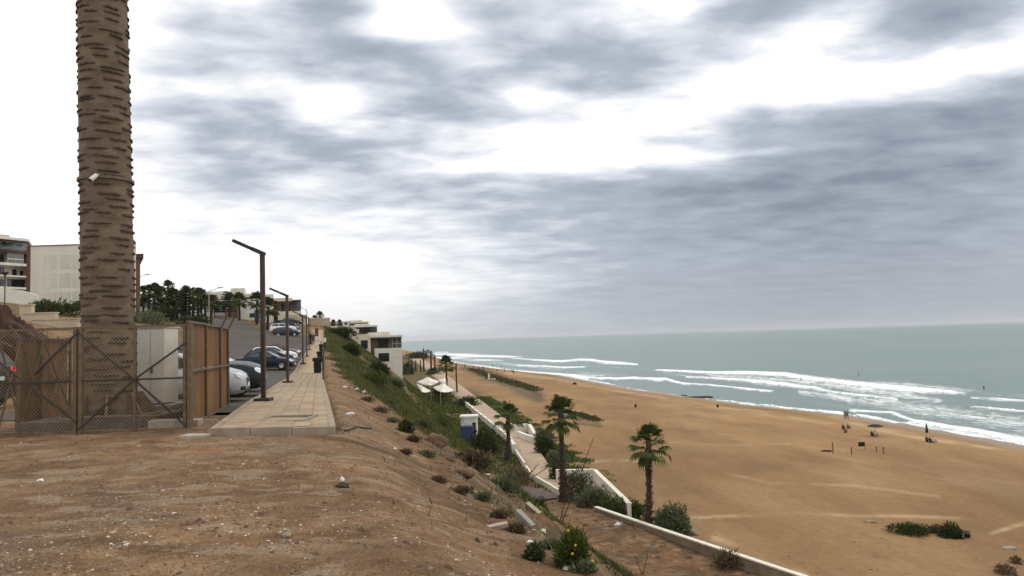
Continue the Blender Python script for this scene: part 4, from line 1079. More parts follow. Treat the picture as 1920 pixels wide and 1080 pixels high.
nose(564, 628, 123, 'sedan', 'silver-grey car in the middle of the far parked group', (.22, .24, .27), .5)
nose(556, 624, 128, 'suv', 'white van-like car at the left of the far parked group', (.75, .76, .76), .0)
nose(556, 617, 140, 'suv', 'very dark car at the back of the far parked group', (.02, .012, .014), .2)
nose(560, 619, 134, 'sedan', 'grey saloon tucked between the van-like car and the very dark one', (.16, .17, .18), .5)
nose(566, 611, 152, 'hatch', 'dark hatchback at the top end of the far parked row', (.02, .022, .026), .4)
p = at(-30, 800, 21.5); car('dark grey car with red tail lights lit behind the left gate', p.x - 1.5, p.y, R(168), 'suv', (.03, .028, .028), .4, tail=True)
# ------------------------------------------------------------------ buildings
def win(parent, A, B, u0, u1, z0, z1, proud=.05, glass='glass_dark', fw=.09, mull=0, name='window'):
    """a framed pane standing on the wall face that runs A>B"""
    a, b = Vector((A[0], A[1])), Vector((B[0], B[1]))
    d_ = (b - a); n_ = Vector((d_.y, -d_.x)).normalized()
    p, q = a + d_ * u0, a + d_ * u1
    L = (q - p).length; t_ = (q - p).normalized()
    fr = MB()
    def slab(mb, s0, s1, za, zb_, o0, o1):
        c = [p + t_ * s0 + n_ * o0, p + t_ * s1 + n_ * o0, p + t_ * s1 + n_ * o1, p + t_ * s0 + n_ * o1]
        mb.add([(v.x, v.y, za) for v in c] + [(v.x, v.y, zb_) for v in c], [(0, 1, 2, 3), (7, 6, 5, 4), (0, 4, 5, 1), (1, 5, 6, 2), (2, 6, 7, 3), (3, 7, 4, 0)])
    slab(fr, 0, L, z0, z0 + fw, -.02, proud); slab(fr, 0, L, z1 - fw, z1, -.02, proud)
    slab(fr, 0, fw, z0 + fw, z1 - fw, -.02, proud); slab(fr, L - fw, L, z0 + fw, z1 - fw, -.02, proud)
    for k in range(mull):
        s_ = L * (k + 1) / (mull + 1); slab(fr, s_ - fw * .4, s_ + fw * .4, z0 + fw, z1 - fw, -.02, proud * .9)
    f_ = fr.build(name, MAT['frame_dark'], parent)
    pn = MB(); slab(pn, fw, L - fw, z0 + fw, z1 - fw, -.02, proud * .4); pn.build('pane', MAT[glass], f_)
    return f_
def wallblock(parent, A, B, depth, z0, z1, mt, name='wall', bevel=0):
    m = MB(); m.block(A, B, depth, z0, z1); return m.build(name, MAT[mt], parent, bevel=bevel)
def zt(px, py, Y): return at(px, py, Y).z
def lerp2(A, B, t): return (A[0] + (B[0] - A[0]) * t, A[1] + (B[1] - A[1]) * t)

BLOCK_DIR = (-.27, 1)
# terraced house on the bluff
Y = 160
H1 = thing('terraced_house', 'nearest white house with brown recess and big windows stepping down the bluff', 'house', at(700, 700, Y))
g = lambda px, yy=Y: g2(px, 640, yy)
wallblock(H1, g(649), g(695), 9, zt(670, 720, Y), zt(670, 627, Y), 'cream_wall')
wallblock(H1, g(695, Y + 1.3), g(712, Y + 1.3), 8, zt(700, 720, Y), zt(700, 633, Y), 'brown_wall')
wallblock(H1, g(712, Y + 1.0), g(735, Y + 1.0), 8, zt(720, 660, Y), zt(720, 633, Y), 'brown_wall')
wallblock(H1, g(702), g(753.5), 9, zt(720, 725, Y), zt(720, 653, Y), 'white_wall', 'balcony_block')
wallblock(H1, g(694, Y - .5), g(754.5, Y - .5), 10, zt(720, 632.5, Y), zt(720, 629, Y), 'white_trim', 'roof_slab')
wallblock(H1, g(694.5, Y - .2), g(753.5, Y - .2), 9, zt(720, 634.5, Y), zt(720, 632.6, Y), 'roof_edge', 'soffit')
wallblock(H1, g(694, Y + .6), g(732, Y + .6), 7, zt(720, 628.9, Y), zt(720, 622.5, Y), 'cream_wall', 'parapet')
win(H1, g(649), g(695), .60, .88, zt(683, 654, Y), zt(683, 638, Y), mull=1)
win(H1, g(712, Y + 1.0), g(735, Y + 1.0), -.12, .72, zt(720, 652.5, Y), zt(720, 635.5, Y), mull=1)
wallblock(H1, g(735, Y + .5), g(753, Y + .5), 6, zt(740, 653, Y), zt(740, 634, Y), 'glass_blue', 'glass_corner')
for px in (735.5, 744, 752.5):
    m = MB(); a = g(px, Y + .42); m.box((a[0], a[1], (zt(740, 653, Y) + zt(740, 633, Y)) / 2), (.14, .14, zt(740, 633, Y) - zt(740, 653, Y))); m.build('mullion', MAT['galv'], H1)
m = MB(); a, b = g(735, Y + .4), g(753, Y + .4); m.bar((a[0], a[1], zt(740, 644, Y)), (b[0], b[1], zt(740, 644, Y)), .2); m.build('transom', MAT['galv'], H1)
win(H1, g(702), g(753.5), .14, .53, zt(720, 678, Y), zt(720, 662, Y), mull=1)
win(H1, g(702), g(753.5), .42, .56, zt(720, 699, Y), zt(720, 689, Y))
# house behind and the roofs beyond
Y = 182
H2 = thing('terraced_house', 'second white house on the bluff, stepped behind the nearest one', 'house', at(660, 640, Y))
wallblock(H2, g2(612, 620, Y), g2(667, 620, Y), 10, zt(640, 655, Y), zt(640, 611, Y), 'cream_wall')
wallblock(H2, g2(667, 620, Y + 1.5), g2(693, 620, Y + 1.5), 9, zt(680, 640, Y), zt(680, 613, Y), 'brown_wall')
wallblock(H2, g2(693, 620, Y + .8), g2(707, 620, Y + .8), 8, zt(700, 640, Y), zt(700, 612, Y), 'glass_blue', 'glass_corner')
wallblock(H2, g2(665, 620, Y - .3), g2(708, 620, Y - .3), 10, zt(690, 613, Y), zt(690, 610, Y), 'white_trim', 'roof_slab')
wallblock(H2, g2(667, 620, Y + .5), g2(694, 620, Y + .5), 8, zt(690, 609.8, Y), zt(690, 607, Y), 'cream_wall', 'parapet')
win(H2, g2(667, 620, Y + 1.5), g2(693, 620, Y + 1.5), .35, .95, zt(680, 624, Y), zt(680, 615.5, Y), mull=1)
win(H2, g2(612, 620, Y), g2(667, 620, Y), .78, .90, zt(664, 624, Y), zt(664, 617, Y))
m = MB(); a = g2(669, 620, Y - .4); m.box((a[0], a[1], zt(669, 621, Y)), (1.0, .6, zt(669, 617, Y) - zt(669, 625, Y))); m.build('chimney', MAT['white_trim'], H2)
Y = 205
H3 = thing('terraced_house', 'farthest low roofs of the stepped houses on the bluff top', 'house', at(650, 610, Y))
wallblock(H3, g2(618, 605, Y), g2(655, 605, Y), 8, zt(640, 630, Y), zt(640, 602.5, Y), 'white_wall')
wallblock(H3, g2(655, 605, Y + .8), g2(690, 605, Y + .8), 8, zt(675, 630, Y), zt(675, 603.5, Y), 'brown_wall')
wallblock(H3, g2(654, 605, Y), g2(691, 605, Y), 9, zt(675, 606, Y), zt(675, 603, Y), 'cream_wall', 'roof_slab')
wallblock(H3, g2(656, 605, Y + 1), g2(679, 605, Y + 1), 7, zt(675, 602.9, Y), zt(675, 600, Y), 'cream_wall', 'parapet')
for k, (u0, u1) in enumerate(((.08, .2), (.45, .62), (.75, .9))): win(H3, g2(618, 605, Y), g2(655, 605, Y), u0, u1, zt(636, 609, Y), zt(636, 605, Y))
Y = 165
GW = thing('boundary_wall', 'long plain beige wall at the end of the pavement', 'wall', at(600, 612, Y))
a, b = g2(577, 600, Y), g2(619, 600, Y)
wallblock(GW, a, b, .6, zt(600, 625, Y), zt(600, 597.5, Y), 'beige_wall')
wallblock(GW, (a[0], a[1] - .08), (b[0], b[1] - .08), .76, zt(600, 597.4, Y), zt(600, 596, Y), 'white_trim', 'coping')
p = at(594, 640, 112); m = MB(); m.box((p.x, p.y, bz(p.x, p.y) + .95), (.42, .42, 2.3)); o = m.build('gate_pillar', MAT['red_brown']); tag(o, 'narrow brown pillar at the far end of the pavement', 'pillar')

BLOCK_DIR = (-.31, 1)
# villa row behind the palms
V1 = thing('villa', 'long cream villa with a square stair tower behind the row of palms', 'villa', at(450, 600, 180))
Yv = 182
gv = lambda px, dy=0: g2(px, 580, Yv + dy)
zv = lambda py, px=450: zt(px, py, Yv)
wallblock(V1, gv(382, 1), gv(436, 1), 12, zv(612, 400), zv(546, 400), 'cream_wall')
wallblock(V1, gv(395), gv(452), 10, zv(565), zv(548.5), 'cream_wall', 'upper_wall')
wallblock(V1, gv(433, .4), gv(445, .4), 8, zv(602), zv(540), 'cream_wall', 'stair_tower')
wallblock(V1, gv(445, -.3), gv(459, -.3), 8.7, zv(562), zv(540.5), 'white_wall', 'stair_tower')
wallblock(V1, gv(445, .2), gv(492, .2), 12, zv(604), zv(561), 'white_wall')
wallblock(V1, gv(459, .1), gv(490, .1), 11, zv(557.5), zv(551), 'cream_wall', 'parapet')
wallblock(V1, gv(459, 1.2), gv(486, 1.2), 9, zv(561), zv(557), 'red_brown', 'recess')
wallblock(V1, gv(432, -.2), gv(446, -.2), 3, zv(604), zv(564), 'brown_wall', 'door_recess')
wallblock(V1, gv(382, -1.5), gv(500, -1.5), .3, zv(606), zv(598), 'white_wall', 'garden_wall')
for (a, b, z0, z1) in ((403, 411, 585, 575), (416, 424, 585, 575), (468, 478, 596, 588)):
    win(V1, gv(382, 0.0 if a < 430 else .2), gv(492, 0.0 if a < 430 else .2), (a - 382) / 110, (b - 382) / 110, zv(z0), zv(z1), proud=1.06 if False else .06)
V2 = thing('villa', 'brown-fronted villa with dark windows and cream balcony beyond the parked cars', 'villa', at(540, 610, 158))
Y2 = 158
gw = lambda px, dy=0: g2(px, 590, Y2 + dy)
zw = lambda py: zt(530, py, Y2)
wallblock(V2, gw(494), gw(513), 11, zw(618), zw(551), 'white_wall')
wallblock(V2, gw(513, .8), gw(563, .8), 10, zw(618), zw(565), 'brown_wall')
wallblock(V2, gw(512, -.4), gw(548, -.4), 10, zw(565), zw(559), 'cream_wall', 'roof_slab')
wallblock(V2, gw(548, -.6), gw(565, -.6), 10, zw(565), zw(563), 'roof_edge', 'roof_slab')
wallblock(V2, gw(521, -.5), gw(565, -.5), 1.2, zw(600), zw(584), 'cream_wall', 'balcony')
wallblock(V2, gw(513, -.2), gw(556, -.2), .9, zw(593), zw(591.5), 'red_brown', 'ledge')
wallblock(V2, gw(534, -1.1), gw(575, -1.1), .5, zw(618), zw(592), 'beige_wall', 'garden_wall')
win(V2, gw(513, .8), gw(563, .8), .28, .42, zw(584), zw(570)); win(V2, gw(513, .8), gw(563, .8), .52, .63, zw(584), zw(570))
win(V2, gw(513, .2), gw(565, .2), .70, .99, zw(583), zw(565.3), glass='glass_blue', mull=3)
p = at(482, 600, 165); m = MB(); m.box((p.x, p.y, zt(482, 592, 165)), (1.1, .12, 2.6)); m.box((p.x, p.y, zt(482, 604, 165)), (.12, .12, 2.4)); o = m.build('street_board', MAT['blue_tank']); tag(o, 'dark blue board on a post beside the villa palms', 'sign')

BLOCK_DIR = (-.56, 1)
# blank-sided block and the balcony block at the left
BB = thing('apartment_block', 'plain cream blank-walled block with grey stains right behind the bark mast', 'building', at(150, 575, 123))
Yb = 123
gb = lambda px, dy=0: g2(px, 520, Yb + dy)
zb = lambda py, px=150: zt(px, py, Yb)
wallblock(BB, gb(57), gb(255), 14, zb(590), zb(459.5), 'stained_wall')
wallblock(BB, gb(56.5, -.12), gb(255.5, -.12), 14.3, zb(459.4), zb(457.6), 'roof_edge', 'roof_edge')
for r_, (y0, y1) in enumerate(((477, 503), (511, 538), (546, 571))):
    for c_, (x0_, x1_) in enumerate(((82, 106), (111, 133), (136, 149))):
        wallblock(BB, gb(x0_ + (c_ == 0) * r_ * 1.5, -.03), gb(x1_, -.03), .03, zb(y1), zb(y0), 'pale_stain', 'blind_panel')
wallblock(BB, gb(255, .5), gb(263, .5), 13, zb(583, 260), zb(475, 260), 'brown_wall', 'side_pier')
wallblock(BB, gb(255, .2), gb(269, .2), 13, zb(484, 260), zb(475.5, 260), 'red_brown', 'canopy')
AB = thing('apartment_block', 'balcony apartment block with glass corners at the far left edge', 'building', at(25, 545, 172))
def ga(px, dy=0): return g2(px, 500, 172 + (px - 25) * .10 + dy)
za = lambda py: zt(25, py, 172)
wallblock(AB, ga(-90, 2), ga(50, 2), 16, za(560), za(452), 'cream_wall')
wallblock(AB, ga(-90, -1.6), ga(53, -1.6), 18, za(452), za(447.5), 'white_trim', 'roof_slab')
wallblock(AB, ga(-90, 1), ga(16, 1), 12, za(447.4), za(440.5), 'beige_wall', 'roof_parapet')
wallblock(AB, ga(50, -1.0), ga(57.5, -1.0), 16, za(562), za(459), 'red_brown', 'side_pier')
for i, (y0, y1) in enumerate(((476, 470), (499, 494.5), (520, 517.5), (543, 539))):
    wallblock(AB, ga(-90, -1.3), ga(49.5, -1.3), 3.2, za(y0), za(y1), 'white_trim' if i else 'red_brown', 'floor_slab')
wallblock(AB, ga(-90, -1.25), ga(49, -1.25), .12, za(470), za(463), 'glass_blue', 'balustrade')
wallblock(AB, ga(14, -1.1), ga(43, -1.1), 3.0, za(494), za(476.2), 'glass_blue', 'glass_corner')
for px in (14, 29, 43):
    a = ga(px, -1.15); m = MB(); m.box((a[0], a[1], (za(494.5) + za(476)) / 2), (.16, .16, za(476) - za(494.4))); m.build('mullion', MAT['galv'], AB)
a, b = ga(14, -1.16), ga(43, -1.16); m = MB(); m.bar((a[0], a[1], za(487)), (b[0], b[1], za(487)), .2); m.build('transom', MAT['white_trim'], AB)
for (x0_, x1_, y0, y1) in ((-8, 5, 494, 477), (-8, 5, 517, 501), (21, 30, 515, 503), (36, 43, 514, 505), (-6, 5, 539, 524), (12, 46, 538, 522), (28, 40, 462, 456), (0, 8, 462, 453)):
    A_, B_ = ga(-90, 2), ga(50, 2); win(AB, A_, B_, (x0_ + 90) / 140, (x1_ + 90) / 140, za(y0), za(y1), mull=1 if x1_ - x0_ > 9 else 0)
m = MB(); a = ga(8, -2.5); m.add([(a[0] - 6, a[1], za(466)), (a[0] + 1.5, a[1], za(465)), (a[0] + 1.0, a[1] + 3, za(456)), (a[0] - 6, a[1] + 3, za(457)), (a[0] - 6, a[1], za(467)), (a[0] + 1.5, a[1], za(466)), (a[0] + 1.0, a[1] + 3, za(457)), (a[0] - 6, a[1] + 3, za(458))], [(0, 1, 2, 3), (7, 6, 5, 4), (0, 4, 5, 1), (1, 5, 6, 2), (2, 6, 7, 3), (3, 7, 4, 0)]); m.build('awning', MAT['frame_dark'], AB)
BLOCK_DIR = None
LW = thing('boundary_wall', 'white low wall sloping down below the balcony block', 'wall', at(40, 570, 112))
m = MB(); Yl = 112
pts_ = [(-80, 540), (12, 541), (40, 545), (70, 553)]
for (x0_, y0), (x1_, y1) in zip(pts_[:-1], pts_[1:]):
    a, b = g2(x0_, 560, Yl), g2(x1_ - .01, 560, Yl)
    zA, zB, z0 = zt(x0_, y0, Yl), zt(x1_, y1, Yl), zt(50, 585, Yl)
    m.add([(a[0], a[1], z0), (b[0], b[1], z0), (b[0], b[1] + .4, z0), (a[0], a[1] + .4, z0), (a[0], a[1], zA), (b[0], b[1], zB), (b[0], b[1] + .4, zB), (a[0], a[1] + .4, zA)], [(3, 2, 1, 0), (4, 5, 6, 7), (0, 1, 5, 4), (1, 2, 6, 5), (2, 3, 7, 6), (3, 0, 4, 7)])
m.build('wall', MAT['white_wall'], LW)
for (x0_, x1_, yt, yb, Yr, lb) in ((36, 58, 573, 600, 66, 'short high piece of beige retaining wall above the red earth mound'), (42, 103, 589, 618, 64, 'long stepped beige retaining wall below the hedge'), (60, 146, 601, 622, 62, 'lower beige retaining wall just over the wire fence')):
    w = thing('retaining_wall', lb, 'wall', at(x0_, yb, Yr)); a, b = g2(x0_, 600, Yr), g2(x1_, 600, Yr)
    wallblock(w, a, b, .5, zt(x0_, yb + 15, Yr), zt(x0_, yt, Yr), 'beige_wall'); wallblock(w, (a[0] - .05, a[1] - .08), (b[0] + .05, b[1] - .08), .66, zt(x0_, yt, Yr) + .002, zt(x0_, yt, Yr) + .10, 'beige_wall', 'coping')
HW = thing('boundary_wall', 'white roadside wall showing between the trunks of the hill palms', 'wall', at(345, 590, 170))
a, b = g2(296, 585, 172), g2(402, 585, 172)
for k in range(5):
    p, q = lerp2(a, b, k / 5), lerp2(a, b, (k + .93) / 5)
    wallblock(HW, p, q, .4, zt(345, 606, 172), zt(300 + k * 21, 572 + k * 3, 172), 'white_wall')
LB = thing('low_building', 'low white wall with a grey glass screen left of the palms', 'building', at(290, 590, 150))
a, b = g2(262, 580, 150), g2(296, 580, 150)
wallblock(LB, a, b, 5, zt(280, 600, 150), zt(280, 575, 150), 'white_wall'); wallblock(LB, (a[0] + 1, a[1] - .2), (b[0], b[1] - .2), .15, zt(280, 575, 150), zt(280, 568, 150), 'glass_blue', 'glass_screen')
wallblock(LB, (a[0] + 1.2, a[1] - .25), (b[0] - .3, b[1] - .25), .2, zt(280, 592, 150), zt(280, 583, 150), 'glass_dark', 'window_band')
for (pxa, pya, pxb, pyb, Yq, lb) in ((258, 578, 262, 520, 140, 'pale slim street light at the left of the hill palms'), (352, 606, 352, 548, 128, 'slim street light rising among the hill palms'), (392, 612, 393, 546, 122, 'tall slim street light with long arm in front of the cream villa')):
    p = at(pxa, pya, Yq); q = at(pxb, pyb, Yq); r_ = thing('hill_street_light', lb, 'street lamp', (p.x, p.y, p.z), 0, 'street lights along the hill road')
    m = MB(); m.tube([(p.x, p.y, p.z - .5), (p.x, p.y, q.z)], [.10, .07], 6); m.build('pole', MAT['galv'], r_)
    m = MB(); sg = 1 if pxa > 300 else 1; m.tube([(p.x, p.y, q.z), (p.x + sg * 1.6, p.y, q.z + .45)], .05, 6); m.build('arm', MAT['galv'], r_)
    m = MB(); m.box((p.x + sg * 1.9, p.y, q.z + .53), (.8, .3, .12)); m.build('lamp_head', MAT['frame_dark'], r_)
# street lamp with a lantern in front of the balcony block
p = at(9, 556, 100); r_ = thing('hill_street_light', 'short lantern on a post before the balcony block', 'street lamp', (p.x, p.y, p.z))
m = MB(); m.tube([(p.x, p.y, p.z - 1.5), (p.x, p.y, zt(9, 516, 100))], .08, 6); m.build('pole', MAT['steel_dark'], r_)
m = MB(); m.lathe([(.08, 0), (.42, .5), (.45, .55), (.0, .62)], 8, (p.x, p.y, zt(9, 518, 100))); m.build('lantern', MAT['steel_dark'], r_)

# red earth mound beside the gate
def blob(name, c, r, mt, n=40, jit=.25, seed=3, kind=None, parent=None, lump=1.6):
    V = []; f = []
    nr_ = n // 2
    th = np.linspace(0, math.pi, nr_ + 1); ph = np.linspace(0, 2 * math.pi, n, endpoint=False)
    T, P_ = np.meshgrid(th, ph, indexing='ij')
    x, y, z_ = np.sin(T) * np.cos(P_), np.sin(T) * np.sin(P_), np.cos(T)
    q = 1 + jit * (fbm(x * lump + seed + z_ * 1.1, y * lump + z_ * lump, seed, 5, .6))
    o_ = org(parent)
    Vv = np.stack([c[0] - o_.x + x * q * r[0], c[1] - o_.y + y * q * r[1], c[2] - o_.z + z_ * q * r[2]], -1).reshape(-1, 3)
    i, k = np.meshgrid(np.arange(nr_), np.arange(n), indexing='ij'); k2 = (k + 1) % n
    Fq = np.stack([i * n + k, (i + 1) * n + k, (i + 1) * n + k2, i * n + k2], -1).reshape(-1, 4)
    return np_mesh(name, Vv, Fq, [MAT[mt]], parent, smooth=True)
mat('red_earth', (.085, .042, .026), (.04, .022, .015), scale=1.6, bump=.9, bscale=6)
p = at(-8, 650, 31); o = blob('earth_mound', (p.x - 1.5, p.y, p.z - .3), (2.5, 2.2, zt(10, 572, 31) - p.z), 'red_earth', 90, .8, 8, lump=2.7); tag(o, 'dark red earth mound rising behind the left gate', 'mound')

# ------------------------------------------------------------------ promenade furniture
pw = thing('parapet_wall', 'white parapet wall with short pillars along the landward side of the promenade', 'wall', (promL(95), 95, -12.5))
ys = list(np.arange(92, 176, 6.0))
for i in range(len(ys) - 1):
    a, b = (promL(ys[i]) - .25, ys[i]), (promL(ys[i + 1]) - .25, ys[i + 1])
    m = MB(); m.block(b, a, .3, -12.8, -11.75); m.build('wall', MAT['white_wall'], pw)
    m = MB(); m.block((b[0] - .06, b[1]), (a[0] - .06, a[1]), .42, -11.748, -11.62); m.build('coping', MAT['white_paint'], pw)
    m = MB(); m.box((a[0] + .1, a[1], -12.1), (.55, .55, 1.25)); m.build('pillar', MAT['white_wall'], pw)
kw = thing('white_kerb', 'broken white-painted kerb along the near end of the promenade', 'kerb', (promL(78), 78, -12.5))
y_ = 64.5
kpts = [(4.9, 64.0)] + [(promL(v) - .12, v) for v in np.arange(66, 92, 1.6)]
for i in range(len(kpts) - 1):
    if i in (6, 10): continue
    a, b = kpts[i + 1], lerp2(kpts[i], kpts[i + 1], .04)
    m = MB(); m.block(a, b, .24, -12.9, -12.12 + rng.uniform(-.04, .04)); m.build('kerb_block', MAT['white_paint'], kw)
mat('dirty_wall', (.30, .235, .165), (.20, .15, .10), scale=1.2, bump=.3, bscale=8)
# low sea wall with a white coping (near terrace)
sw_ = thing('sea_wall', 'low wall with white-painted top between the brown terrace and the sand', 'wall', (11, 49, -12.5))
ws_ = [(3.2 + 2.9, 58.6), (9.2, 52.6), (12.4, 46.6), (15.7, 40.4), (19.6, 33.5), (23.5, 26.5)]
zt_ = -12.5 + .72
for i in range(len(ws_) - 1):
    a, b = ws_[i], ws_[i + 1]
    m = MB(); m.block(a, b, -.28, -13.4, zt_); m.build('wall', MAT['dirty_wall'], sw_)
    dd = Vector((b[0] - a[0], b[1] - a[1])).normalized(); nn = Vector((dd.y, -dd.x)) * -.04
    m = MB(); m.block((a[0] + nn.x, a[1] + nn.y), (b[0] + nn.x, b[1] + nn.y), -.36, zt_ + .002, zt_ + .09); m.build('coping', MAT['white_paint'], sw_)
# raised corner platform
pt = thing('platform_wall', 'white-topped L-shaped wall round a sunken pink floor behind the shaggy palm', 'wall', (6, 62, -12.5))
zc = -11.35
A, B, C_ = plane(1042, 881, zc), plane(1112, 880, zc), plane(1176, 943, zc)
for (p, q) in ((A, B), (B, C_)):
    dd = Vector((q.x - p.x, q.y - p.y)).normalized()
    if p is B: p = p + Vector((dd.x, dd.y, 0)) * .01
    m = MB(); m.block(p, q, .30, -13.3, zc - .10); m.build('wall', MAT['white_wall'], pt)
    m = MB(); m.block((p.x + dd.y * .05, p.y - dd.x * .05), (q.x + dd.y * .05, q.y - dd.x * .05), .40, zc - .098, zc); m.build('coping', MAT['white_paint'], pt)
D_ = plane(1105, 948, -12.6)
m = MB(); m.add([(A.x, A.y - .05, -12.42), (D_.x - .5, D_.y, -12.42), (C_.x - .1, C_.y, -12.42), (B.x - .1, B.y - .1, -12.42)], [(0, 1, 2, 3)]); m.build('floor', mat('pink_floor', (.42, .30, .22), (.34, .235, .17), scale=1.5), pt)
# white curved seats right of the path
p = plane(985, 822, -12.5); st_ = thing('planter_seat', 'white box-shaped planter seat at the seaward edge of the promenade', 'seat', p)
m = MB(); a, b = plane(968, 818, -12.4), plane(997, 829, -12.4); m.block(a, b, .5, -12.8, -11.7); m.build('wall', MAT['white_wall'], st_)
m = MB(); a, b = plane(966, 808, -12.4), plane(990, 806, -12.4); m.block(a, b, .5, -12.8, -11.5); m.build('wall', MAT['white_wall'], st_)
m = MB(); a, b = plane(990, 806, -12.4), plane(1000, 824, -12.4); m.block(b, a, -.5, -12.8, -11.55); m.build('wall', MAT['white_paint'], st_)
# booth and blue tank
bp_ = plane(878, 826, -12.3)
bo = thing('booth', 'small white flat-roofed booth at the foot of the grassy slope', 'booth', bp_)
Yo = bp_.y
a, b = g2(864, 800, Yo + 2), g2(894, 800, Yo + 2)
wallblock(bo, a, b, 2.4, -12.9, zt(880, 783, Yo + 2), 'white_wall'); wallblock(bo, (a[0] - .15, a[1] - .2), (b[0] + .15, b[1] - .2), 2.8, zt(880, 782.9, Yo + 2), zt(880, 780, Yo + 2), 'white_trim', 'roof')
win(bo, a, b, .72, .93, zt(890, 817, Yo + 2), zt(890, 792, Yo + 2), name='door', mull=0)
a, b = g2(863, 810, Yo), g2(887, 810, Yo)
bt = thing('water_tank', 'dark blue square tank in front of the white booth', 'tank', (a[0], a[1], -12.5))
wallblock(bt, a, b, 1.7, -12.4, zt(875, 802, Yo), 'blue_tank', 'body', .05); wallblock(bt, (a[0] - .04, a[1] - .05), (b[0] + .04, b[1] - .05), 1.8, zt(875, 801.9, Yo), zt(875, 800, Yo), 'blue_tank', 'lid')
for k in range(3):
    aa, bb2 = lerp2(a, b, .2 + .3 * k - .03), lerp2(a, b, .2 + .3 * k + .03); m = MB(); m.block((aa[0], aa[1] - .05), (bb2[0], bb2[1] - .05), .05, -12.3, zt(875, 803, Yo)); m.build('rib', MAT['blue_tank'], bt)
# canvas shades
def shade(label, corners, peak, Yq=0):
    c0 = plane(*corners[0], -9.9); r_ = thing('canvas_shade', label, 'canopy', (c0.x, c0.y, -12.5), 0, 'canvas shades over the cafe terrace')
    P_ = [plane(x, y, -9.9) for x, y in corners]; cen = sum(P_, Vector()) / len(P_); cen.z = -9.9 + peak
    m = MB(); n_ = len(P_); N_ = 6
    for i in range(n_):
        a, b = P_[i], P_[(i + 1) % n_]
        g_ = []
        for u in range(N_ + 1):
            for v in range(N_ + 1):
                e = a.lerp(b, v / N_); q = cen.lerp(e, u / N_)
                q.z = cen.z + (e.z - cen.z) * (u / N_) ** .7 - .25 * math.sin(math.pi * v / N_) * (u / N_) ** 2
                g_.append(q)
        m.add(g_, [(k * (N_ + 1) + j, (k + 1) * (N_ + 1) + j, (k + 1) * (N_ + 1) + j + 1, k * (N_ + 1) + j + 1) for k in range(N_) for j in range(N_)])
    o_ = m.build('canvas', MAT['canvas'], r_, smooth=True); s_ = o_.modifiers.new('thick', 'SOLIDIFY'); s_.thickness = .04
    for q in P_:
        m = MB(); m.tube([(q.x, q.y, -12.6), (q.x, q.y, q.z)], .07, 6); m.build('pole', MAT['galv'], r_)
    m = MB(); m.tube([(cen.x, cen.y, -12.6), (cen.x, cen.y, cen.z + .1)], .08, 6); m.build('mast', MAT['steel_dark'], r_)
shade('largest white canvas shade of the cafe terrace, at the back', [(781, 716), (800, 707), (824, 715), (806, 723)], 1.2)
shade('cream canvas shade nearest the tall slim palm', [(812, 726), (832, 717), (852, 732), (826, 735)], .9)
shade('small pinkish canvas shade at the left of the terrace', [(781, 719), (790, 722), (808, 733), (791, 735)], .3)
shade('narrow white canvas shade on the promenade side', [(822, 711), (834, 708), (838, 719), (830, 718)], .3)
# ------------------------------------------------------------------ palms
def fan_leaf(mb, o, dirv, pet, rad, seg, droop, upv=None, fold=.25):
    """one fan leaf: petiole then a fan of narrow folded blades"""
    d_ = Vector(dirv).normalized()
    side = d_.cross(Vector((0, 0, 1)))
    side = side.normalized() if side.length > .05 else Vector((1, 0, 0))
    nrm = side.cross(d_).normalized()
    o = Vector(o); hub = o + d_ * pet - Vector((0, 0, droop * pet * .35))
    w = .018 + rad * .012
    mb.add([o - side * w, o + side * w, hub + side * w * .6, hub - side * w * .6], [(0, 1, 2, 3)])
    for k in range(seg):
        a = -1.65 + 3.3 * (k + .5) / seg
        v = (d_ * math.cos(a) + side * math.sin(a)).normalized()
        L = rad * (.72 + .28 * math.cos(a)) * rng.uniform(.9, 1.05)
        pw_ = side * math.cos(a) - d_ * math.sin(a)
        bw = L * 1.7 / seg * 1.75
        mid = hub + v * L * .62 + nrm * (L * .05 * (k % 2))
        tip = hub + v * L + Vector((0, 0, -1)) * L * (.18 + .35 * droop)
        mid.z -= L * .04 * droop
        mb.add([hub, mid - pw_ * bw * .5, mid + pw_ * bw * .5 + nrm * bw * fold, tip], [(0, 1, 2), (1, 3, 2)])
